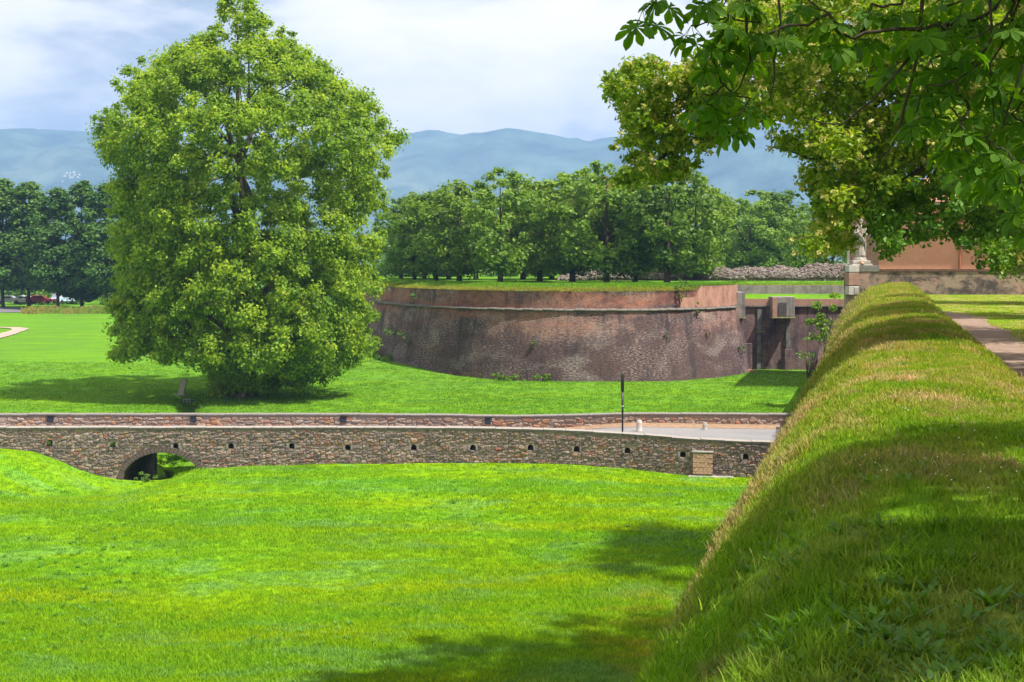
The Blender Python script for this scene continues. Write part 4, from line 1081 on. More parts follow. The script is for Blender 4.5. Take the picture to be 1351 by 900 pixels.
# --- the great plane tree
PT0 = Gp(320, 523)
DP = PT0.y
PT = empty('plane_tree', PT0, label='huge spreading bright green plane tree standing alone in the moat meadow', cat='tree')
ey = np.array([-6, 5, 20, 35, 50, 66, 80, 100, 120, 150, 175, 195, 215, 245, 280, 340, 400, 440, 465, 485, 500, 512, 522])
el_ = np.array([292, 284, 284, 272, 256, 240, 186, 160, 146, 132, 116, 118, 132, 142, 140, 140, 142, 142, 140, 150, 196, 255, 300])
er_ = np.array([335, 350, 352, 376, 400, 412, 440, 462, 490, 520, 546, 552, 545, 522, 515, 512, 508, 505, 498, 480, 440, 345, 335])
el_[-4:] = [262, 266, 275, 300]
er = np.random.default_rng(11)
C = []; R = []
def env(yv): return np.interp(yv, ey, el_), np.interp(yv, ey, er_)
k = 0
while len(C) < 2300:
    yv = er.uniform(-4, 515); l_, r_ = env(yv)
    if er.random() > (r_ - l_) / 430 * (1.0 if yv > 300 else 0.8): continue
    a = er.uniform(0, 2 * math.pi); q = er.random() ** 0.34
    if er.random() < 0.20: a = er.uniform(math.pi, 2 * math.pi); q = er.uniform(0.75, 0.97)
    rad = (0.45 + 0.95 * er.random() ** 1.6) * (0.7 if yv < 60 else 1.0)
    hw_ = (r_ - l_) / 2 / F * DP - rad * 0.62
    dep = min(hw_, 12.5) * 0.95
    x = ((l_ + r_) / 2 - CX) / F * DP + math.cos(a) * q * max(hw_, 0.1); y = DP + math.sin(a) * q * dep
    z = H - (yv - CY) / F * DP
    if z < PT0.z + 2.4 and abs(x - PT0.x) < 2.2 and q < 0.5: continue
    nz = vnoise(x * 1.0 + 31, z + y * 0.6, 3.3, 6)
    if nz > (0.74 if yv < 250 else 0.9) and er.random() < 0.8: continue
    # hanging skirts: pull the clump towards the viewer's bottom fringe
    C.append((x - PT0.x, y - PT0.y, z - PT0.z)); R.append(rad)
C = np.array(C); R = np.array(R)
V, Q, T = leaf_cloud(C, R, (R ** 2 * 150 + 32).astype(int), 0.245, seed=3, outc=np.array([0, 0, 11.0]), flat=0.85, shell=0.15, tvar=0.45)
obj('crown', mesh_np('crown', V, Q, [M_PLANE], {'tint': T}), PT)
mb = MB()
mb.tube([(0, 0, -0.3), (0, 0, 0.3), (0.05, 0.1, 1.2), (0.1, 0.1, 3), (0.25, 0.3, 6), (0.3, 0.9, 10), (-0.1, 1.3, 15), (-0.6, 1.4, 21), (-0.5, 0.6, 27), (-0.4, 0.2, 30)], [1.5, 1.15, 0.9, 0.8, 0.68, 0.48, 0.32, 0.19, 0.09, 0.04], 12)
mb.obj('trunk', M_PBARK, PT, True)
oi_ = er.permutation(len(C))[:70]
for j in range(12):
    i = oi_[j * 5]; c = Vector(C[i]) * 1.0
    c = Vector((c.x * 0.8, c.y * 0.8, c.z))
    if c.z < 3: continue
    a = Vector((0.15, 0, max(2.5, min(c.z * 0.45, 18))))
    mb = MB(); pth = limb_path(a, c, n=6, jit=0.25, up=0.05); mb.tube(pth, [0.34, 0.28, 0.22, 0.17, 0.12, 0.08, 0.04], 8)
    for m2 in range(3):
        c2 = Vector(C[er.integers(len(C))])
        best = min((Vector(C[er.integers(len(C))]) for _ in range(14)), key=lambda v: (v - c).length)
        mb.tube(limb_path(pth[3 + m2], best, n=4, jit=0.2), [0.11, 0.09, 0.06, 0.04, 0.02], 6)
    mb.obj('limb', M_PBARK, PT, True)

# --- prototype trees
def proto_round(seed, hgt, wid, mat, nclump=105, trunk_h=1.15, leaf=0.32, cone=0.0, dens=70):
    r = np.random.default_rng(seed); C = []; R = []
    tries = 0
    while len(C) < nclump and tries < 9000:
        tries += 1
        t = r.random(); z = trunk_h + t * (hgt - trunk_h)
        prof = math.sin(math.pi * min(1, (t * 0.86 + 0.10))) ** 0.6 if not cone else ((1 - t) ** 0.38 * 0.96 + 0.04) * min(1, 0.55 + t * 4)
        a = r.uniform(0, 2 * math.pi); q = r.random() ** 0.4; rad = r.uniform(0.45, 1.0) * wid / 6.5 * (1.25 - 0.6 * t)
        w = (wid / 2 * prof - rad * 0.55) * (1 + 0.22 * math.sin(3 * a + seed) * (1 if not cone else 0.4))
        if w < 0: w = 0.05
        C.append((math.cos(a) * q * w, math.sin(a) * q * w, z)); R.append(rad)
    C = np.array(C); R = np.array(R)
    V, Q, T = leaf_cloud(C, R, (R ** 2 * dens + 22).astype(int), leaf, seed=seed, outc=np.array([0, 0, hgt * 0.5]), flat=0.8, shell=0.25)
    cm = mesh_np('crown', V, Q, [mat], {'tint': T})
    mb = MB(); mb.tube([(0, 0, -0.3), (0, 0, 0.2), (0.03, 0, 1.2), (0.06, 0.05, trunk_h + 1), (0, 0, hgt * 0.55), (0, 0, hgt * 0.85)], [0.32, 0.24, 0.19, 0.17, 0.10, 0.03], 8)
    for j in range(6):
        c = C[r.integers(len(C))]; mb.tube(limb_path((0, 0, trunk_h + 0.3 + j * 0.4), c, n=4), [0.10, 0.08, 0.06, 0.04, 0.02], 5)
    return cm, mb.mesh('trunk', M_BARK, True), hgt
PR = {
    'round_a': proto_round(21, 10, 7.5, M_GROVE), 'round_b': proto_round(22, 10, 8.5, M_GROVE, 120), 'round_c': proto_round(23, 10, 6.8, M_GROVE, 95),
    'light': proto_round(24, 10.5, 7.8, M_GROVEL, 115), 'bright': proto_round(25, 6, 5.5, M_BRIGHT, 40, 0.6),
    'lime': proto_round(26, 20, 8.0, M_DARKLIME, 190, 1.6, 0.42, cone=1, dens=60), 'lime_b': proto_round(27, 20, 9.0, M_DARKLIME, 200, 3.6, 0.42, cone=1, dens=60),
    'rowtree': proto_round(28, 13, 10.5, M_LINDEN, 150, 2.2, 0.22, dens=120),
}
def tree(kind, loc, top_z, wscale, label, name='tree', group=None, rot=None):
    cm, tm, h = PR[kind]
    s = (top_z - loc[2]) / h
    wscale *= 1.22 if name in ('grove_tree', 'background_tree') else 1
    e_ = empty(name, loc, random.uniform(0, 6.28) if rot is None else rot, label=label, cat='tree', group=group)
    for nm, me in (('trunk', tm), ('crown', cm)):
        o = obj(nm, me, e_); o.scale = (s * wscale, s * wscale, s)
    return e_
GV = 'trees of the grove on the bastion'
Zl = 8.42
def gt(px_, d, topy, kind, ws, label, **kw):
    p = P(px_, 0, d); return tree(kind, (p.x, d, kw.pop('z', Zl)), H + (CY - topy) / F * d, ws, label, name='grove_tree', group=GV, **kw)
front = [
    (529, 168, 262, 'round_c', 0.95, 'leftmost tree of the bastion grove, half hidden by the big plane tree'),
    (547, 158, 256, 'round_b', 0.9, 'mid green tree at the left end of the grove, second from the left'),
    (575, 150, 253, 'round_a', 1.05, 'rounded green tree left of the dark trees in the grove'),
    (606, 144, 240, 'round_b', 1.0, 'dark green tree just left of the tall pale grove tree'),
    (660, 137, 223, 'light', 0.95, 'tall pale green tree standing forward in the middle of the grove'),
    (712, 146, 240, 'round_c', 1.05, 'dark tree just right of the tall pale grove tree'),
    (755, 140, 222, 'light', 1.0, 'broad lighter green tree right of the middle of the grove'),
    (800, 136, 214, 'light', 0.95, 'lighter green tree whose top meets the hanging linden branch'),
    (838, 140, 226, 'round_b', 0.95, 'full green tree left of the lone slim trunk before the ruin'),
    (880, 133, 212, 'round_a', 0.95, 'rightmost front grove tree with its slim trunk before the ruin'),
    (918, 150, 232, 'round_c', 1.0, 'dark ragged topped tree at the right end of the grove'),
]
for f_ in front: gt(*f_)
REAR = ['bluish tree top showing behind the second grove tree from the left', 'shaded tree behind the rounded green tree at the left of the grove', 'dark crown filling the gap left of the tall pale grove tree', 'dark crown just behind the right shoulder of the tall pale grove tree', 'shaded tree between the tall pale tree and the broad lighter tree',
        'farthest dark crown behind the middle of the grove', 'shaded tree directly behind the broad lighter grove tree', 'dark tree behind the crown that touches the hanging linden bough', 'shaded tree behind the full green tree near the slim trunk', 'dark feathery tree behind the right end of the grove']
for k, (p_, d_, ty_) in enumerate([(560, 172, 262), (592, 165, 258), (628, 158, 246), (690, 160, 244), (728, 158, 240), (745, 170, 250), (775, 160, 236), (815, 165, 240), (860, 165, 236), (895, 172, 244)]):
    gt(p_, d_, ty_, ('round_a', 'round_b', 'round_c')[k % 3], 1.05, REAR[k])
BGr = 'trees behind the ruined wall'
for p_, d_, ty_, kd, ws, lb in [(955, 205, 256, 'round_b', 1.0, 'grey green tree behind the ruin beside the right end of the grove'), (990, 190, 262, 'light', 1.15, 'light green spreading tree behind the ruined wall'),
        (1028, 195, 254, 'round_a', 1.2, 'tall mid green tree behind the ruin, left of the statue'), (1062, 178, 272, 'light', 0.95, 'pale tree behind the hanging lime lobe'), (1098, 160, 282, 'round_c', 1.0, 'very dark tree just left of the statue pillar'), (1005, 230, 252, 'round_c', 1.3, 'farthest bluish tree top seen above the ruined wall')]:
    p = P(p_, 0, d_); tree(kd, (p.x, d_, 8.3), H + (CY - ty_) / F * d_, ws, lb, name='background_tree', group=BGr)
p = P(942, 0, 163); tree('bright', (p.x, 163, 8.3), zw(318, 163), 1.0, 'small bright yellow green tree behind the ruined wall', name='bright_tree')
for k, p_ in enumerate([-30, 4, 38]):
    p = P(p_, 0, 232); lb = ['dark conical lime tree at the very left edge of the frame', 'dark conical lime tree second from the left beside the red car', 'dark conical lime tree third from the left with its trunk showing'][k]
    tree('lime_b', (p.x, 232, float(g(p.x, 232))), zw([246, 238, 242][k], 232), 1.35, lb, name='lime_tree', group='conical limes along the left edge')
for k, (p_, ty_) in enumerate([(76, 250), (108, 241), (140, 244), (175, 250), (215, 250)]):
    p = P(p_, 0, 226 + 6 * (k % 2)); tree('lime' if k % 2 else 'lime_b', (p.x, p.y, float(g(p.x, p.y))), zw(ty_, p.y), 1.35,
        ['bluish dark lime tree right of the pale blue van', 'bluish dark lime tree behind the dry flower strip', 'dark lime tree touching the left side of the plane tree', 'dark lime tree mostly hidden behind the left crown of the plane tree', 'dark lime tree wholly screened by the plane tree'][k], name='lime_tree', group='conical limes along the left edge')
# wood that closes the view far behind, one mass
C = []; R = []
for k in range(640):
    p_ = er.uniform(-250, 1750); d_ = er.uniform(262, 300); base = 2.8 if p_ < 520 else 2.8
    top = 14.5 if p_ < 500 else 17.5
    C.append(((p_ - CX) / F * d_, d_, er.uniform(base, top))); R.append(er.uniform(2.0, 3.4))
V, Q, T = leaf_cloud(np.array(C), np.array(R), 70, 0.9, seed=9)
obj('distant_woods', mesh_np('distant_woods', V, Q, [M_DARKLIME], {'tint': T}), kind='stuff', label='dark belt of woods closing the view behind all the trees', cat='woods')

C = []; R = []  # leaf mass added as the shade between the grove trunks, hides bright lawn
for k in range(150):
    p_ = er.uniform(490, 790); d_ = er.uniform(186, 204); C.append(((p_ - CX) / F * d_, d_, er.uniform(8.6, 10.6))); R.append(er.uniform(0.8, 1.4))
V, Q, T = leaf_cloud(np.array(C), np.array(R), 90, 0.4, seed=19)
obj('grove_shade_fill', mesh_np('grove_shade_fill', V, Q, [M_DARKLIME], {'tint': T}), kind='stuff', label='dark leaf mass added as shade between the trunks of the bastion grove', cat='shade fill')

C = []; R = []  # leaf mass added to darken the bright lawn where the limes give shade
for k in range(120):
    p_ = er.uniform(-60, 230); d_ = er.uniform(247, 254); C.append(((p_ - CX) / F * d_, d_, er.uniform(3.0, 6.2))); R.append(er.uniform(0.9, 1.5))
V, Q, T = leaf_cloud(np.array(C), np.array(R), 80, 0.45, seed=29)
obj('lane_shade_fill', mesh_np('lane_shade_fill', V, Q, [M_DARKLIME], {'tint': T}), kind='stuff', label='dark leaf mass added as shade behind the cars under the limes', cat='hedge')

# --- trees along the rampart walk, beyond the right edge of the frame
for k, (yy, tz, lb) in enumerate([(44, 28, 'lime tree beside the rampart walk, nearest of its row after the linden'), (60, 20.5, 'lime tree beside the rampart walk short of the end wall'), (80, 19.5, 'lime tree beside the rampart walk at the end wall')]):
    uo = 9.2 if k else 8.0
    tree('rowtree', (uo + 0.26 * yy, yy, 8.05), tz, 0.95 if k else 0.8, lb, name='walk_tree', group='limes beside the rampart walk')

# --- the flowering linden whose boughs fill the upper right
LDN = [(795, 100), (812, 80), (860, 68), (888, 88), (915, 70), (940, 40), (950, -120), (1800, -120), (1800, 345), (1351, 330), (1338, 345), (1312, 386), (1290, 350), (1272, 326), (1252, 316), (1232, 316), (1212, 334), (1203, 316), (1180, 335), (1162, 350), (1150, 340), (1146, 300), (1130, 284), (1122, 318), (1100, 340), (1068, 350), (1055, 325), (1072, 280), (1060, 245), (1058, 222), (1064, 205), (1030, 200), (1004, 190), (998, 172), (985, 160), (940, 190), (925, 215), (900, 238), (850, 246), (815, 252), (797, 235), (812, 205), (797, 185), (830, 178), (816, 150), (798, 130)]
def inpoly(x, y, poly):
    c = False; n = len(poly); j = n - 1
    for i in range(n):
        xi, yi = poly[i]; xj, yj = poly[j]
        if (yi > y) != (yj > y) and x < (xj - xi) * (y - yi) / (yj - yi) + xi: c = not c
        j = i
    return c
TX, TY = 0.26 * 30 + 5.2, 30.0
LT = empty('linden_tree', (TX, TY, 8.05), label='flowering yellow green linden whose boughs overhang the rampart at upper right', cat='tree')
C = []; R = []; NLC = 1450
while len(C) < NLC:
    px_, py_ = er.uniform(795, 1450), er.uniform(-25, 390); d_ = er.uniform(26, 34)
    if px_ < 960: d_ = er.uniform(28.0, 31.5)
    if len(C) < 190: px_, py_, d_ = er.uniform(795, 960), er.uniform(65, 252), er.uniform(28.0, 31.5)
    if not inpoly(px_, py_, LDN): continue
    if ((px_ - 1040) / 40) ** 2 + ((py_ - 164) / 15) ** 2 < 1: continue
    if ((px_ - 1137) / 11) ** 2 + ((py_ - 312) / 32) ** 2 < 1: continue
    rad = er.uniform(0.12, 0.32) if px_ < 960 else er.uniform(0.16, 0.40) if px_ < 1000 or py_ > 210 else er.uniform(0.25, 0.55)
    # stay inside the outline by the clump's own radius
    rp = rad / d_ * F * 0.45
    if not all(inpoly(px_ + rp * math.cos(a), py_ + rp * math.sin(a), LDN) for a in (0, 1.57, 3.14, 4.71)): continue
    if px_ < 960 and vnoise(px_, py_, 16, 3) > 0.8: continue
    v = P(px_, py_, d_); C.append((v.x - TX, v.y - TY, v.z - 8.05)); R.append(rad)
for k in range(150):
    px_, py_ = (er.uniform(1122, 1185), er.uniform(205, 286)) if k < 110 else (er.uniform(1082, 1124), er.uniform(240, 330))
    d_ = er.uniform(26.5, 31); v = P(px_, py_, d_); C.append((v.x - TX, v.y - TY, v.z - 8.05)); R.append(er.uniform(0.14, 0.3))
NLC += 150
# rest of the crown above and to the right of the frame
for k in range(100):
    a = er.uniform(0, 6.28); q = er.random() ** 0.5
    C.append((1.6 + math.cos(a) * 4.5 * q, math.sin(a) * 5.0 * q, er.uniform(8.8, 14.5))); R.append(er.uniform(0.7, 1.3))
C = np.array(C); R = np.array(R)
nl = np.where(np.arange(len(C)) < NLC, (R ** 2 * 520 + 26), R ** 2 * 110).astype(int)
V, Q, T = leaf_cloud(C, R, nl, 0.105, seed=5, flat=0.8, shell=0.35, tvar=0.4)
V = V.astype(np.float32)
big = np.repeat(np.repeat(np.arange(len(C)) >= NLC, nl), 4)
cen = V.reshape(-1, 4, 3).mean(1, keepdims=True); sc_ = np.where(big.reshape(-1, 4)[:, :1, None], 2.4, 1.0)
V = ((V.reshape(-1, 4, 3) - cen) * sc_ + cen).reshape(-1, 3)
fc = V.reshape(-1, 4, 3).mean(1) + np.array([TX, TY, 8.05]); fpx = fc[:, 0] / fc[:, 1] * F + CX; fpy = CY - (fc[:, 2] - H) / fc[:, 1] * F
low = (fpy + (fpx - 1180) * 0.35 + 25 * np.random.default_rng(3).normal(size=len(fpx)) > 255) & (fpx > 1135)  # lower right leaves get the deep green, shade painted into their colour
for nm_, mk_, mt_ in (('crown', ~low, M_LINDEN), ('shade_toned_foliage', low, M_GROVESH)):
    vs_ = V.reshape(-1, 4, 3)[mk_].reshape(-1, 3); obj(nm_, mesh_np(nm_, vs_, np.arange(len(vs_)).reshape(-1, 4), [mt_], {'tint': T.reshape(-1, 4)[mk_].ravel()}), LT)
lp = lambda x, y, d: P(x, y, d) - Vector((TX, TY, 8.05))
sel = [i for i in range(NLC)]
bc = []
for i in sel:
    w_ = C[i] + np.array([TX, TY, 8.05]); pxx = w_[0] / w_[1] * F + CX; pyy = CY - (w_[2] - H) / w_[1] * F
    dens = 0.6 if pxx < 960 else 1.0 if (pxx < 1130 or pyy < 150) else (0.35 if pyy < 230 else 0.06)
    if er.random() < dens: bc.append(i)
bc = np.array(bc); k3 = np.repeat(bc, np.maximum(2, (R[bc] * 13).astype(int))); dv = er.normal(size=(len(k3), 3)); dv /= np.linalg.norm(dv, axis=1)[:, None]
BCn = C[k3] + dv * R[k3][:, None] * np.array([1.08, 1.08, 0.85])
V, Q, T = leaf_cloud(BCn, np.full(len(BCn), 0.085), 9, 0.07, seed=6, flat=0.8, shell=0.5, tvar=0.6, up=0.1)
obj('blossom', mesh_np('blossom', V, Q, [M_BLOSSOM], {'tint': T}), LT)
mb = MB(); mb.tube([(0, 0, -0.3), (0, 0, 0.3), (0, 0, 2), (-0.2, 0, 4), (-0.1, 0, 7), (0, 0, 11)], [0.5, 0.36, 0.3, 0.26, 0.18, 0.06], 12); mb.obj('trunk', M_BARK, LT, True)
for pts, r0 in [
    ([(1475, 40, 30), (1300, 60, 29.5), (1150, 80, 29.5), (1060, 95, 29.8), (1007, 107, 30), (950, 125, 30), (895, 139, 30), (862, 135, 30), (840, 118, 30)], 0.13),
    ([(1007, 107, 30), (960, 130, 30), (908, 168, 30), (873, 208, 29.8), (841, 236, 29.7), (822, 244, 29.6)], 0.07),
    ([(1475, 120, 30), (1350, 170, 29), (1230, 215, 28.5), (1180, 245, 28.3), (1140, 278, 28.2), (1118, 292, 28.2)], 0.09),
    ([(1230, 90, 29), (1165, 130, 28.8), (1110, 175, 28.8), (1092, 205, 28.8), (1080, 238, 28.8), (1062, 252, 28.8)], 0.06),
    ([(1200, 120, 28), (1150, 165, 27.9), (1136, 194, 27.9), (1119, 247, 27.9), (1108, 300, 28)], 0.05),
    ([(1110, 205, 29), (1070, 210, 29), (1044, 200, 29), (1010, 192, 29)], 0.035),
    ([(1475, 180, 31), (1380, 240, 30), (1310, 290, 29), (1280, 330, 28.8)], 0.08),
    ([(1475, 0, 31), (1300, 10, 31), (1150, 20, 31), (1040, 20, 31), (975, 10, 31)], 0.10)]:
    n_ = len(pts); MB().tube([lp(*q) for q in pts], [r0 * (1 - 0.8 * i / (n_ - 1)) for i in range(n_)], 7).obj('branch', M_BARK, LT, True)

# --- horse chestnut close to the camera
CT = empty('chestnut_tree', (8.4, 5.0, 8.05), label='horse chestnut with large dark drooping leaves nearest the camera at top right', cat='tree')
ctl = Vector((8.4, 5.0, 8.05))
def chest_leaf(seed):
    r = random.Random(seed); V = []; Fc = []; T = []
    n = 7 if seed % 3 else 5
    for k in range(n):
        f = (k - (n - 1) / 2) / ((n - 1) / 2)
        ang = f * math.radians(118); ln = 0.165 * (1 - 0.42 * abs(f) ** 1.4) * r.uniform(0.9, 1.1); wd = ln * 0.40
        droop = r.uniform(0.10, 0.32)
        t_ = r.uniform(0.2, 0.8)
        prof_ = [(0.0, 0.04), (0.25, 0.32), (0.5, 0.72), (0.70, 1.0), (0.86, 0.8), (1.0, 0.02)]
        b = len(V)
        for s_, w_ in prof_:
            c = Vector((math.sin(ang) * ln * s_, math.cos(ang) * ln * s_, -droop * ln * s_ * s_)); sd_ = Vector((math.cos(ang), -math.sin(ang), 0)) * wd * 0.5 * w_
            V += [c - sd_ + Vector((0, 0, 0.20 * wd * w_)), c, c + sd_ + Vector((0, 0, 0.20 * wd * w_))]; T += [t_ + 0.1, t_ - 0.15, t_ + 0.1]
        for i in range(5):
            a = b + i * 3; Fc += [(a, a + 1, a + 4, a + 3), (a + 1, a + 2, a + 5, a + 4)]
    # petiole
    b = len(V); q = 0.0022
    V += [(-q, 0, 0), (q, 0, 0), (q, -0.11, 0.035), (-q, -0.11, 0.035), (0, 0, q * 2), (0, -0.11, 0.035 + q * 2)]
    Fc += [(b, b + 1, b + 2, b + 3), (b + 1, b + 4, b + 5, b + 2), (b + 4, b, b + 3, b + 5)]; T += [0.9] * 6
    return mesh_np('leaf', np.array([tuple(v) for v in V]), np.array(Fc), [M_CHEST], {'tint': np.clip(T, 0, 1)}, smooth=True)
CLM = [chest_leaf(k) for k in range(6)]
nodes = [(848, 14, 8.6), (872, -12, 8.7), (930, -14, 8.7), (912, 34, 8.8), (948, 48, 8.8), (938, 75, 8.9), (962, 20, 8.7), (1003, 30, 8.8), (1028, 38, 8.9), (985, -8, 8.8), (925, 128, 8.9), (945, 146, 8.9), (968, 156, 8.8), (990, 130, 8.9), (955, 112, 9), (975, 60, 9),
         (1094, 18, 9.0), (1108, 44, 9.0), (1060, -5, 9.1), (1150, 5, 9.2), (1140, 40, 9.3), (1194, 38, 9.0), (1239, 32, 9.1), (1262, 66, 9.2), (1294, 76, 9.0), (1311, 98, 8.9), (1222, 112, 9.1), (1245, 96, 9.2), (1205, 150, 9.0), (1228, 140, 9.3), (1278, 140, 9.0), (1266, 164, 8.9), (1305, 186, 8.9), (1278, 205, 8.9), (1330, 200, 8.7), (1345, 228, 8.7), (1335, 150, 9.1), (1345, 60, 9.1), (1300, 20, 9.3), (1335, 10, 9.0), (1190, 5, 9.2), (1270, 5, 9.4), (1318, 130, 9.3), (1360, 110, 9.0), (1365, 170, 8.9), (1180, 80, 9.5), (1290, 45, 9.6), (1350, 262, 8.6), (1372, 285, 8.6), (1250, 185, 9.3), (1310, 232, 9.1)]
for k in range(34):
    nodes.append((er.uniform(1185, 1420), er.uniform(-60, 225) if k % 2 else er.uniform(-60, 90), er.uniform(8.6, 10.4)))
for k in range(22):
    nodes.append((er.uniform(860, 1450), er.uniform(-140, -35), er.uniform(8.4, 9.6)))
NP_ = [P(*q) for q in nodes]
# grow the branches: each node joins the nearest node that is already connected
root = Vector((3.9, 8.6, 14.2)); conn = [root]; par = {}
order = []; left = set(range(len(NP_))); dist = {i: ((NP_[i] - root).length * 1.4, -1) for i in left}
while left:
    i = min(left, key=lambda q: dist[q][0]); left.remove(i); par[i] = dist[i][1]; order.append(i)
    for j in left:
        dd_ = (NP_[j] - NP_[i]).length + (0.25 if NP_[j].z > NP_[i].z else 0)
        if dd_ < dist[j][0]: dist[j] = (dd_, i)
kids = {}
for i in order: kids.setdefault(par[i], []).append(i)
def weight(i): return 1 + sum(weight(j) for j in kids.get(i, []))
wts = {i: weight(i) for i in order}
mb = MB()
for i in order:
    a = root if par[i] < 0 else NP_[par[i]]; b = NP_[i]
    r1 = 0.0035 + 0.0013 * math.sqrt(wts[i]); r0 = r1 * 1.15
    pth = limb_path(a, b, n=5, jit=0.28, sag=0.06 if (b - a).length < 1.5 else 0)
    mb.tube([p - ctl for p in pth], [r0 + (r1 - r0) * k / 5 for k in range(6)], 5)
mb.obj('twigs', M_BARK, CT, True)
for pts, r0 in [([(1225, -70, 9.2), (1217, 0, 9.2), (1212, 61, 9.2), (1206, 94, 9.2), (1183, 178, 9.1), (1172, 200, 9.1), (1155, 208, 9.1)], 0.016), ([(1212, 61, 9.2), (1180, 100, 9.1), (1150, 133, 9.1), (1111, 164, 9.1), (1085, 163, 9.1), (1064, 155, 9.1)], 0.011),
    ([(1022, -60, 9), (1028, 10, 9), (1030, 30, 9), (1021, 80, 9), (1022, 105, 9), (1015, 133, 9)], 0.010), ([(995, -60, 8.9), (985, 5, 8.9), (985, 40, 8.9), (990, 80, 8.9), (975, 117, 8.9), (962, 128, 8.9)], 0.012), ([(1330, -60, 9), (1345, 0, 9), (1322, 60, 9), (1306, 84, 9), (1312, 160, 8.9)], 0.012), ([(1305, -10, 9.1), (1308, 30, 9.1), (1305, 66, 9.1), (1290, 90, 9.1)], 0.011), ([(1385, 30, 8.9), (1351, 85, 8.9), (1335, 128, 8.9), (1322, 170, 8.9)], 0.012),
    ([(940, -40, 8.7), (958, 2, 8.7), (945, 18, 8.7), (933, 34, 8.7)], 0.009)]:
    n_ = len(pts); MB().tube([P(*q) - ctl for q in pts], [r0 * (1 - 0.65 * i / (n_ - 1)) for i in range(n_)], 6).obj('branch', M_BARK, CT, True)
for i, q in enumerate(NP_):
    nlf = 4 if i < 51 else 3
    a0 = random.uniform(0, 6.28)
    for k in range(nlf):
        az = a0 + k * 6.283 / nlf + random.uniform(-0.4, 0.4)
        tilt = random.uniform(-0.95, -0.45)       # leaves hang
        rot = Matrix.Rotation(az, 4, 'Z') @ Matrix.Rotation(tilt, 4, 'X') @ Matrix.Rotation(random.uniform(-0.35, 0.35), 4, 'Y')
        o = bpy.data.objects.new('leaf', CLM[random.randrange(6)]); link(o, CT)
        s = random.uniform(0.78, 1.08)
        o.matrix_local = Matrix.Translation(q - ctl) @ rot @ Matrix.Translation((0, 0.11 * s, -0.03)) @ Matrix.Scale(s, 4)
# upper crown over the camera, out of frame: shades the bank in front
C = []; R = []
for k in range(165):
    a = er.uniform(0, 6.28); q = er.random() ** 0.5
    x, y, z = 7.2 + math.cos(a) * 6.6 * q, 3.0 + math.sin(a) * 7.4 * q, er.uniform(13.6, 19.5)
    # keep it above the frame
    if y > 2 and z < H + 365 / F * y + 1.3 and abs(x / max(y, .1)) < 0.45: continue
    C.append((x - 8.4, y - 5.0, z - 8.05)); R.append(er.uniform(0.6, 1.2))
C = np.array(C); R = np.array(R)
V, Q, T = leaf_cloud(C, R, 120, 0.30, seed=8)
obj('upper_crown', mesh_np('upper_crown', V, Q, [M_CHEST], {'tint': T}), CT, kind='stuff')
mb = MB(); mb.tube([(0, 0, -0.3), (0, 0, 0.3), (0, 0, 2.4), (-0.3, 0.2, 5), (-1.5, 1.2, 6.6)], [0.62, 0.45, 0.38, 0.3, 0.2], 12)
mb.tube([(-0.3, 0.2, 5), (-2.2, 2.2, 6.9), (-4.5, 3.6, 6.15)], [0.24, 0.12, 0.05], 8); mb.tube([(-0.3, 0.2, 5), (-0.4, -0.5, 8), (-0.6, -0.6, 11)], [0.26, 0.18, 0.05], 8)
mb.obj('trunk', M_BARK, CT, True)

# --- shrub growing from the rampart wall, and wall weeds
def shrub(name, loc, h, w, mat, n, leaf, label, cat, seed, stems=5, dens=60):
    r = np.random.default_rng(seed); e_ = empty(name, loc, label=label, cat=cat)
    C = np.array([(r.normal() * w * 0.28, r.normal() * w * 0.25, h * (0.15 + 0.85 * r.random())) for _ in range(n)]); R = r.uniform(0.12, 0.26, n) * max(w, h) * 0.55
    V, Q, T = leaf_cloud(C, R, dens, leaf, seed=seed); obj('foliage', mesh_np('foliage', V, Q, [mat], {'tint': T}), e_)
    mb = MB()
    for k in range(stems): mb.tube(limb_path((r.normal() * 0.05, r.normal() * 0.05, -0.15), C[r.integers(n)], n=4), [0.03, 0.025, 0.02, 0.014, 0.008], 5)
    mb.obj('stem', M_BARK, e_); return e_
q = P(1093, 448, 88); shrub('wall_shrub', (q.x, 88, q.z - 0.6), 3.3, 2.3, M_BRIGHT, 17, 0.2, 'bright green shrub leaning out from the left edge of the rampart bank', 'shrub', 51, 8, 55)
q = P(1066, 478, 84); shrub('dry_shrub', (q.x, 84, q.z - 0.8), 2.2, 1.6, M_WEED, 7, 0.16, 'sparse straw coloured shrub low on the rampart wall', 'shrub', 52, 9, 16)
def at_wall(px_, yy, o=0.3):
    i = int(np.argmin(np.abs(px_top - px_) + (cord[:, 1] > 175) * 1e4)); z = H - (yy - CY) / F * cord[i, 1]
    oo = np.interp(z, [-0.8, 1, 3, 4.8, 6.1, 8], [1.28, 1.05, 0.72, 0.38, 0.2, 0.0])
    return (cord[i, 0] + nrm[i, 0] * (oo + 0.1), cord[i, 1] + nrm[i, 1] * (oo + 0.1), z)
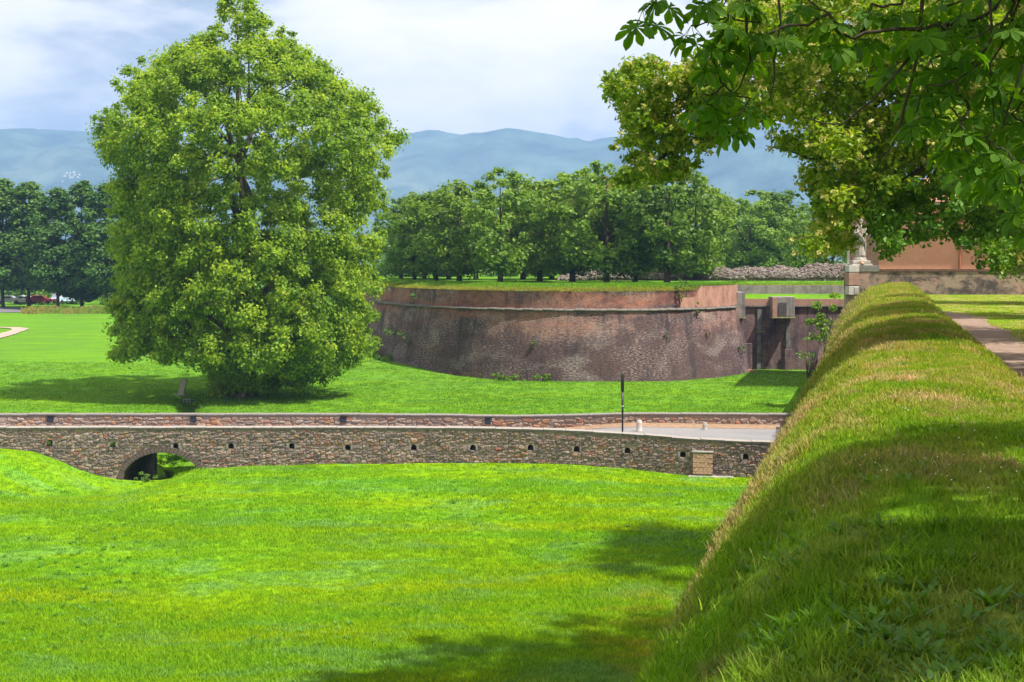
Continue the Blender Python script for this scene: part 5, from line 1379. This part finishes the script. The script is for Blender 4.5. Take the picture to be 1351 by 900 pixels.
for k, (p_, y_, h_, w_, n_, lb) in enumerate([(528, 444, 1.0, 2.4, 12, 'yellow green creeper patch on the left face of the bastion'), (549, 452, 1.0, 2.6, 10, 'lower creeper patch on the left face of the bastion'), (552, 398, 0.8, 1.2, 5, 'weed tuft on the string course at the left of the bastion'),
        (524, 432, 0.7, 0.8, 5, 'dark rounded weed high on the left bastion face'), (712, 455, 0.6, 0.7, 4, 'small dark weed in the middle of the bastion face'), (897, 396, 2.0, 1.2, 10, 'weeds hanging in the notch where the red parapet brick begins'), (912, 415, 1.1, 0.5, 4, 'weed hanging below the string course near the corner'), (870, 446, 0.5, 0.6, 3, 'dark weed growing high on the right of the bastion face'), (921, 445, 0.5, 0.6, 3, 'small weed near the bastion corner at half height'), (962, 465, 0.6, 0.9, 4, 'yellow weed low on the bastion corner')]):
    shrub('wall_weed', at_wall(p_, y_), h_, w_, M_WEED if k not in (3, 4) else M_GROVE, n_, 0.16, lb, 'weed', 60 + k, 3, 26)
for k, (p_, y_, w_, lb) in enumerate([(512, 483, 3.2, 'leafy weeds at the far left foot of the bastion'), (531, 492, 2.8, 'leafy weeds at the foot of the bastion right of the plane tree'), (688, 503, 2.6, 'low leafy weeds at the foot of the bastion front'), (718, 503, 1.8, 'small low weeds at the foot of the bastion front')]):
    i = int(np.argmin(np.abs(px_top - p_) + (cord[:, 1] > 170) * 1e4)); x, y = cord[i] + nrm[i] * 1.6
    shrub('foot_weed', (x, y, float(g(x, y)) - 0.1), 0.7, w_, M_BRIGHT, 14, 0.2, lb, 'weed', 80 + k, 3, 30)
for (hx, hz), lb in zip(HL[:2], ['green plant filling the leftmost drain hole', 'green plant filling the second drain hole left of the arch']):
    e_ = shrub('hole_plant', (hx, NWY(hx) - 0.06, hz - 0.18), 0.34, 0.3, M_GROVEL, 6, 0.06, lb, 'plant', int(hx * -7), 2, 40)
# rank growth at the arch mouth and in the ditch
shrub('arch_shrub', (-18.9, 81.7, float(g(-18.9, 81.7)) - 0.1), 1.15, 2.6, M_BRIGHT, 46, 0.09, 'lush green bush seen through the arch of the causeway', 'shrub', 95, 4, 110)
for k, (p_, y_, h_, w_, mt, lb) in enumerate([(193, 634, 0.35, 1.0, M_WEED, 'grey green weeds in the mouth of the arch'), (222, 628, 0.3, 0.7, M_BRIGHT, 'green weeds at the right foot of the arch'), (262, 541, 0.7, 1.6, M_GROVEL, 'pale reeds growing in the ditch behind the causeway')]):
    q = Gp(p_, y_); shrub('ditch_weeds', (q.x, q.y - 0.2, q.z), h_, w_, mt, 12, 0.10, lb, 'weed', 90 + k, 3, 40)

# ------------------------------------------------------------------ left background: path, lane, flowers, cars
def drape(pl, pr, name, mat, dz=0.05, n=14, m=4):
    V = []; Fc = []
    A = [Gp(*q) for q in pl]; B = [Gp(*q) for q in pr]
    def samp(ps, t):
        f = t * (len(ps) - 1); i = min(int(f), len(ps) - 2); return ps[i].lerp(ps[i + 1], f - i)
    for i in range(n + 1):
        a, b = samp(A, i / n), samp(B, i / n)
        for j in range(m + 1):
            q = a.lerp(b, j / m); V.append((q.x, q.y, float(g(q.x, q.y)) + dz))
    for i in range(n):
        for j in range(m): a = i * (m + 1) + j; Fc.append((a, a + 1, a + m + 2, a + m + 1))
    return obj(name, mesh_np(name, V, np.array(Fc), [mat], smooth=True), kind='structure')
drape([(-60, 455), (0, 441), (16, 436), (14, 434), (-40, 431)], [(-60, 463), (0, 447), (24, 440), (39, 434), (24, 432.5)], 'gravel_path', M_PINKPATH, 0.09, 24)
drape([(-60, 414), (40, 412.5), (62, 409.5)], [(-60, 407), (40, 406.5), (62, 406)], 'lane', simple('asphalt', (0.14, 0.13, 0.15), 0.9, 0.2, 2.0), 0.06)
# flower strip: hundreds of stalks nobody could count
V = []; Fc = []; T = []
for k in range(1500):
    q = Gp(28 + 137 * er.random() ** 0.8, er.uniform(409.5, 414.5)); h_ = er.uniform(0.2, 0.8) * (0.5 + float(vnoise(q.x, q.y, 2.5))); a = er.uniform(-0.2, 0.2); w_ = er.uniform(0.04, 0.12)
    b = len(V); V += [(q.x - w_, q.y, q.z), (q.x + w_, q.y, q.z), (q.x + w_ + a, q.y + 0.1, q.z + h_), (q.x - w_ + a, q.y - 0.1, q.z + h_)]; Fc.append((b, b + 1, b + 2, b + 3)); T += [float(np.clip(0.75 * vnoise(q.x, 0, 3.0) + er.uniform(-0.2, 0.35), 0, 1))] * 4
M_FLW = leaf_mat('dry_flower_stalks', (0.11, 0.22, 0.02), (0.20, 0.25, 0.04), (0.34, 0.20, 0.07), 0.3)
obj('flower_strip', mesh_np('flower_strip', V, np.array(Fc), [M_FLW], {'tint': T}), kind='stuff', label='strip of dry yellow and rusty wild flowers below the limes', cat='flowers')
def car(loc, rz, col, label, van=False):
    e_ = empty('parked_car', loc, rz, label=label, cat='van' if van else 'car', group='vehicles parked under the limes')
    hh_ = 1.95 if van else 1.42
    side = [(-2.1, 0.35), (-2.15, 0.8), (-1.95, 0.98), (-1.75 if van else -1.55, 1.02 if not van else hh_ - 0.1), (-1.1 if not van else -1.6, hh_), (0.45 if not van else 0.9, hh_), (1.15 if not van else 1.45, 0.98), (2.0, 0.82), (2.15, 0.6), (2.1, 0.35)]
    vs = [(x, -0.85, z) for x, z in side] + [(x, 0.85, z) for x, z in side]; n_ = len(side)
    vs = [(x, y * (0.82 if z > 1.1 else 1.0), z) for x, y, z in vs]
    fs = [tuple(range(n_)), tuple(range(2 * n_ - 1, n_ - 1, -1))] + [((k + 1) % n_, k, k + n_, (k + 1) % n_ + n_) for k in range(n_)]
    MB().add(vs, fs).obj('body', simple('paint_' + label[:6], col, 0.3, 0.05, 2.0, 0.5), e_)
    MB().box((-1.0, -0.87, 1.02), (0.5, -0.70, hh_ - 0.14)).obj('side_window', M_LAMP, e_)
    for xx in (-1.35, 1.35):
        for yy in (-0.86, 0.68):
            w = MB().lathe([(0.32, 0), (0.34, 0.03), (0.34, 0.15), (0.32, 0.18)], 12); w.v = [(a, c, b) for a, b, c in w.v]; w_o = w.obj('wheel', M_BLACK, e_); w_o.location = (xx, yy, 0.33)
for p_, rz, col, lb, vn in [(52, 0.2, (0.35, 0.015, 0.04), 'small red car parked in the shade of the limes', False), (34, 0.1, (0.7, 0.7, 0.72), 'silver white car left of the red car under the limes', False), (76, 1.2, (0.45, 0.55, 0.7), 'pale blue van right of the red car, half hidden by foliage', True), (12, 0.0, (0.6, 0.6, 0.6), 'grey car at the left edge behind the lime trunk', False)]:
    q = P(p_, 0, 240); car((q.x, 240 + (3 if vn else 0), float(g(q.x, 240)) + 0.45), rz, col, lb, vn)
# pale village houses on the distant slope, two pixels each
def mz(X, Y):
    fx = (X - mxs[0]) / (mxs[1] - mxs[0]); fy = (Y - mys[0]) / (mys[1] - mys[0]); i = int(np.clip(fx, 0, len(mxs) - 2)); j = int(np.clip(fy, 0, len(mys) - 2)); fx -= i; fy -= j
    return (MZ[j, i] * (1 - fx) + MZ[j, i + 1] * fx) * (1 - fy) + (MZ[j + 1, i] * (1 - fx) + MZ[j + 1, i + 1] * fx) * fy
mb = MB()
for k in range(15):
    px_ = random.gauss(88, 13) if k < 26 else 0; py_ = (random.gauss(234, 3) if k < 26 else 0)
    for d_ in np.arange(3100, 5300, 15.0):
        x = (px_ - CX) / F * d_
        if mz(x, d_) >= H - (py_ - CY) / F * d_: break
    z = mz(x, d_) - 2; w, l, h = random.uniform(1.8, 3.2), random.uniform(3, 5), random.uniform(2, 4)
    mb.box((x - w, d_ - l, z), (x + w, d_ + l, z + h)); mb.add([(x - w, d_ - l, z + h), (x + w, d_ - l, z + h), (x + w, d_ + l, z + h), (x - w, d_ + l, z + h), (x, d_ - l, z + h + 3), (x, d_ + l, z + h + 3)], [(0, 1, 4), (1, 2, 5, 4), (2, 3, 5), (3, 0, 4, 5)])
mb.obj('hill_village', simple('pale_render', (0.5, 0.46, 0.42), 0.9, 0.15, 0.01), kind='stuff', label='tiny cluster of pale houses on the blue mountain slope', cat='village')

# ------------------------------------------------------------------ grass blades
def tuft_variants(nv, nb, spread, hgt, wid, seed, seg=3):
    r = np.random.default_rng(seed); out = []
    for v in range(nv):
        V = []; Fc = []; B = []
        for k in range(nb):
            a = r.uniform(0, 6.28); q = spread * math.sqrt(r.random()); x0, y0 = math.cos(a) * q, math.sin(a) * q
            la = r.uniform(0, 6.28); lean = r.uniform(0.1, 0.9) * hgt; h = hgt * r.uniform(0.5, 1.15); w = wid * r.uniform(0.7, 1.3)
            px_, py_ = -math.sin(la + r.uniform(-0.6, 0.6)), math.cos(la + r.uniform(-.6, .6)); b = len(V); bl = r.random()
            for i in range(seg + 1):
                t = i / seg; cx_ = x0 + math.cos(la) * lean * t * t; cy_ = y0 + math.sin(la) * lean * t * t; z = h * t * (1 - 0.18 * t); ww = w * (1 - t ** 1.6) * 0.5 + 0.0006
                V += [(cx_ - px_ * ww, cy_ - py_ * ww, z), (cx_ + px_ * ww, cy_ + py_ * ww, z)]; B += [bl, bl]
            for i in range(seg): a_ = b + i * 2; Fc.append((a_, a_ + 1, a_ + 3, a_ + 2))
        out.append((np.array(V), np.array(Fc), np.array(B)))
    return out
def grass_tree(nv, mat):
    ng = bpy.data.node_groups.new('scatter_tufts', 'GeometryNodeTree')
    ng.interface.new_socket('Geometry', in_out='INPUT', socket_type='NodeSocketGeometry'); ng.interface.new_socket('Geometry', in_out='OUTPUT', socket_type='NodeSocketGeometry')
    gi = N(ng, 'NodeGroupInput'); go = N(ng, 'NodeGroupOutput')
    def named(nm, ty='FLOAT'):
        a = N(ng, 'GeometryNodeInputNamedAttribute', data_type=ty); a.inputs['Name'].default_value = nm; return a.outputs['Attribute']
    def cmp_(v, val):
        c = N(ng, 'FunctionNodeCompare', data_type='FLOAT', operation='EQUAL'); L(ng, v, c.inputs['A']); c.inputs['B'].default_value = val; c.inputs['Epsilon'].default_value = 0.1; return c.outputs['Result']
    sp = N(ng, 'GeometryNodeSeparateGeometry', domain='POINT'); L(ng, gi.outputs[0], sp.inputs[0]); L(ng, cmp_(named('variant'), -1.0), sp.inputs['Selection'])
    jn = N(ng, 'GeometryNodeJoinGeometry')
    for k in range(nv):
        s2 = N(ng, 'GeometryNodeSeparateGeometry', domain='POINT'); L(ng, sp.outputs[1], s2.inputs[0]); L(ng, cmp_(named('variant'), float(k)), s2.inputs['Selection'])
        gi2 = N(ng, 'GeometryNodeGeometryToInstance'); L(ng, s2.outputs[0], gi2.inputs[0]); L(ng, gi2.outputs[0], jn.inputs[0])
    mp_ = N(ng, 'GeometryNodeMeshToPoints'); L(ng, sp.outputs[0], mp_.inputs[0])
    ip = N(ng, 'GeometryNodeInstanceOnPoints'); L(ng, mp_.outputs[0], ip.inputs['Points']); L(ng, jn.outputs[0], ip.inputs['Instance']); ip.inputs['Pick Instance'].default_value = True
    rv = N(ng, 'FunctionNodeRandomValue', data_type='INT'); rv.inputs[4].default_value = 0; rv.inputs[5].default_value = nv - 1; L(ng, rv.outputs[2], ip.inputs['Instance Index'])
    cb = N(ng, 'ShaderNodeCombineXYZ'); L(ng, named('rot'), cb.inputs[2]); 
    er2 = N(ng, 'FunctionNodeEulerToRotation'); L(ng, cb.outputs[0], er2.inputs[0]); L(ng, er2.outputs[0], ip.inputs['Rotation'])
    L(ng, named('scl'), ip.inputs['Scale']); L(ng, ip.outputs[0], go.inputs[0])
    return ng
def grass_obj(name, pts, tv, label, smin=0.7, smax=1.3, seed=0, sclf=None, mat=None, cat='grass'):
    r = np.random.default_rng(seed); n = len(pts)
    Vs = [v for v, f, b in tv]; off = 0; Fs = []; var = []; bl = []
    for k, (v, f, b) in enumerate(tv): Fs.append(f + off); off += len(v); var.append(np.full(len(v), k)); bl.append(b)
    V = np.vstack(Vs + [pts]); var = np.concatenate(var + [np.full(n, -1)]); bl = np.concatenate(bl + [np.zeros(n)])
    scl = np.concatenate([np.ones(off), r.uniform(smin, smax, n) * (1 if sclf is None else sclf)]); rot = np.concatenate([np.zeros(off), r.uniform(0, 6.28, n)]); tint = np.concatenate([np.zeros(off), r.random(n)])
    me = mesh_np(name, V, np.vstack(Fs), [mat or M_BLADE], {'variant': var, 'bl': bl, 'scl': scl, 'rot': rot, 'tint': tint})
    o = obj(name, me, kind='stuff', label=label, cat=cat)
    md = o.modifiers.new('scatter', 'NODES'); md.node_group = grass_tree(len(tv), mat or M_BLADE); return o
gr = np.random.default_rng(77)
# moat meadow in front of the causeway
def scatter(n_try, dfun):
    """uniform in photo-space-like depth: sample depth with density dfun"""
    d = dfun(gr.random(n_try)); px_ = gr.uniform(-30, 1381, n_try); X = (px_ - CX) / F * d
    return X, d
X, Y = scatter(70000, lambda u: 1 / (1 / 33.0 - u * (1 / 33.0 - 1 / 73.0)) )
ok = (X - 0.26 * Y < -1.2) & (Y < np.interp(X, nX, nY) - 0.25)
ok &= ~((np.abs(X - AX) < 1.6) & (Y > 72.2))
X, Y = X[ok], Y[ok]; tall = fbm(X, Y, 5.0, 2)
grass_obj('meadow_grass', np.stack([X, Y, g(X, Y) - 0.01], 1), tuft_variants(6, 16, 0.22, 0.13, 0.016, 1), 'lush bright grass of the moat meadow before the causeway', sclf=0.55 + 0.9 * tall, seed=1)
X, Y = scatter(30000, lambda u: 1 / (1 / 80.5 - u * (1 / 80.5 - 1 / 140.0)))
ok = (X - 0.26 * Y < -2.0)
cx_i = np.interp(X, cord[10:, 0], cord[10:, 1] - 1.6, left=400)
ok &= (Y < cx_i)
X, Y = X[ok], Y[ok]
grass_obj('back_meadow_grass', np.stack([X, Y, g(X, Y) - 0.01], 1), tuft_variants(5, 14, 0.4, 0.17, 0.03, 2), 'bright grass of the meadow between causeway and bastion', sclf=0.6 + 0.7 * fbm(X, Y, 6, 5), seed=2)
# rampart bank: near blades fine, far ones coarser
def bank(n, y0, y1, ua, ub, pw):
    Y = 1 / (1 / y0 - gr.random(n) * (1 / y0 - 1 / y1)) if pw else gr.uniform(y0, y1, n)
    u = gr.uniform(ua, ub, n); x, y, z = ramp_pt(u, Y); return u, np.stack([x, y, z - 0.01], 1)
u, P1 = bank(26000, 4.2, 17, -2.7, 3.6, True)
pt = fbm(P1[:, 0] * 2, P1[:, 1], 1.6, 3)
k_ = (u < 2.45) & (gr.random(len(u)) < 1 - sst(P1[:, 1], 9.5, 17)) & (gr.random(len(u)) < np.clip(0.35 + 1.6 * (pt - 0.25) , 0.25, 1))
grass_obj('bank_grass', P1[k_], tuft_variants(7, 13, 0.075, 0.085, 0.0055, 3, 4), 'shaded long grass on the rampart bank in the foreground', sclf=(0.55 + 1.0 * pt)[k_] * np.where(u[k_] < -0.8, 1.25, 1.0), seed=3)
u, P2 = bank(44000, 9, 101, -2.7, 2.6, True)
kf = gr.random(len(u)) < sst(P2[:, 1], 9, 16); u = u[kf]; P2 = P2[kf]
pt = fbm(P2[:, 0] * 2, P2[:, 1], 2.4, 3)
grass_obj('far_bank_grass', P2, tuft_variants(5, 14, 0.15, 0.07, 0.012, 4), 'sunlit and dappled grass along the crest of the rampart bank', sclf=(0.45 + 0.9 * pt) * (0.95 + P2[:, 1] / 90), seed=4)
u, P3 = bank(9000, 20, 101, 2.5, 12, True)
kk_ = (u > 3.9) | (P3[:, 1] > 66)
grass_obj('walk_grass', P3[kk_], tuft_variants(4, 12, 0.2, 0.07, 0.016, 5), 'short lawn grass beside the dirt footpath', seed=5)
# bastion edge grass
Vb, nb_ = BL; idx = gr.integers(0, nb_ - 1, 9000); jj = gr.random(9000) ** 1.5 * 4; j0 = jj.astype(int); tf = (jj - j0)[:, None]; uf = gr.random(9000)[:, None]
A_ = Vb[j0 * nb_ + idx] * (1 - uf) + Vb[j0 * nb_ + idx + 1] * uf; B_ = Vb[(j0 + 1) * nb_ + idx] * (1 - uf) + Vb[(j0 + 1) * nb_ + idx + 1] * uf
grass_obj('bastion_edge_grass', A_ * (1 - tf) + B_ * tf, tuft_variants(4, 12, 0.3, 0.2, 0.03, 6), 'grass fringe along the top edge of the bastion', seed=6)
# broad-leaved weeds in the foreground bank
def weed_variants(seed, nb=9, ln=0.16, wd=0.04):
    r = np.random.default_rng(seed); out = []
    for v in range(3):
        V = []; Fc = []; B = []
        for k in range(nb):
            la = r.uniform(0, 6.28); b = len(V); h = ln * r.uniform(0.6, 1.1); el = r.uniform(0.5, 1.2); px_, py_ = -math.sin(la), math.cos(la)
            for t, w in ((0, 0.15), (0.3, 0.8), (0.6, 1.0), (0.85, 0.6), (1.0, 0.03)):
                c_ = (math.cos(la) * math.cos(el) * h * t, math.sin(la) * math.cos(el) * h * t, math.sin(el) * h * t * (1 - 0.35 * t)); ww = wd * w * 0.5
                V += [(c_[0] - px_ * ww, c_[1] - py_ * ww, c_[2]), (c_[0] + px_ * ww, c_[1] + py_ * ww, c_[2])]; B += [0.1 + 0.3 * r.random()] * 2
            for i in range(4): a_ = b + i * 2; Fc.append((a_, a_ + 1, a_ + 3, a_ + 2))
        out.append((np.array(V), np.array(Fc), np.array(B)))
    return out
u, P4 = bank(1500, 5, 24, -2.5, 2.3, True)
cl = fbm(P4[:, 0] * 3, P4[:, 1], 2.2, 12); k_ = cl > 0.58
grass_obj('bank_weeds', P4[k_], weed_variants(5, 7, 0.13, 0.026), 'clumps of broad leaved dock and plantain in the bank grass', seed=8, cat='weeds', mat=M_DOCK)
n_ = 2200; X, Y = scatter(n_, lambda u: 1 / (1 / 33.0 - u * (1 / 33.0 - 1 / 73.0))); cl = fbm(X, Y * 0.6, 4.5, 15); ok = (cl > 0.56) & (X - 0.26 * Y < -2) & (Y < np.interp(X, nX, nY) - 0.6) & ~((np.abs(X - AX) < 1.8) & (Y > 71.5))
grass_obj('meadow_weeds', np.stack([X[ok], Y[ok], g(X[ok], Y[ok])], 1), weed_variants(6, 12, 0.20, 0.045), 'patches of darker broad leaved weeds in the moat meadow', seed=9, cat='weeds', mat=M_MDOCK)
def stalk_variants(seed):
    r = np.random.default_rng(seed); out = []
    for v in range(4):
        V = []; Fc = []; B = []
        for k in range(5):
            la = r.uniform(0, 6.28); h = r.uniform(0.10, 0.19); ln = r.uniform(0.02, 0.12); x0, y0 = r.normal(0, 0.05, 2); b = len(V)
            for t, w in ((0, 0.0012), (0.5, 0.0011), (0.74, 0.001), (0.82, 0.0022), (0.93, 0.002), (1.0, 0.0008)):
                cx_, cy_ = x0 + math.cos(la) * ln * t * t, y0 + math.sin(la) * ln * t * t; V += [(cx_ - w, cy_, h * t), (cx_ + w, cy_, h * t)]; B += [0.97, 0.97]
            for i in range(5): a_ = b + i * 2; Fc.append((a_, a_ + 1, a_ + 3, a_ + 2))
        out.append((np.array(V), np.array(Fc), np.array(B)))
    return out
M_STRAW = simple('straw_stalk', (0.30, 0.28, 0.10), 0.8, 0.25, 3.0)
u, P6 = bank(420, 9, 45, -2.6, 2.3, True); cl = fbm(P6[:, 0] * 2, P6[:, 1], 1.7, 31); k_ = (cl > 0.52) | (u < -1.1)
grass_obj('seed_stalks', P6[k_], stalk_variants(12), 'dry seed stalks standing above the bank grass', smin=0.6, smax=1.25, seed=12, mat=M_STRAW, cat='dry grass')
# clover heads and dandelions
def dots(name, pts, size, mat, label):
    V = []; Fc = []
    for p in pts:
        b = len(V); s = size * random.uniform(0.7, 1.2)
        V += [(p[0] - s, p[1], p[2]), (p[0], p[1] - s, p[2]), (p[0] + s, p[1], p[2]), (p[0], p[1] + s, p[2]), (p[0], p[1], p[2] + s), (p[0], p[1], p[2] - s)]
        Fc += [(b, b + 1, b + 4), (b + 1, b + 2, b + 4), (b + 2, b + 3, b + 4), (b + 3, b, b + 4), (b + 1, b, b + 5), (b + 2, b + 1, b + 5), (b + 3, b + 2, b + 5), (b, b + 3, b + 5)]
    return obj(name, mesh_np(name, np.array(V), np.array(Fc), [mat]), kind='stuff', label=label, cat='flowers')
u, P5 = bank(420, 6, 34, -0.5, 2.4, True); cl = fbm(P5[:, 0] * 3, P5[:, 1], 2.0, 22); k_ = cl > 0.55
P5[:, 2] += 0.09; dots('clover_flowers', P5[k_], 0.006, simple('clover_white', (0.7, 0.7, 0.62), 0.8, 0.1), 'tiny white clover heads scattered in the bank grass')

# ------------------------------------------------------------------ air
hz = MB().box((-6500, -300, -4), (7500, 7400, 575)).obj('haze', None, kind='stuff')
m = bpy.data.materials.new('haze_air'); m.use_nodes = True; t = m.node_tree; t.nodes.clear()
out = N(t, 'ShaderNodeOutputMaterial'); pv = N(t, 'ShaderNodeVolumePrincipled')
pv.inputs['Color'].default_value = (0.33, 0.55, 0.97, 1); pv.inputs['Density'].default_value = 0.00020; pv.inputs['Anisotropy'].default_value = 0.0
L(t, pv.outputs[0], out.inputs['Volume']); hz.data.materials.append(m)
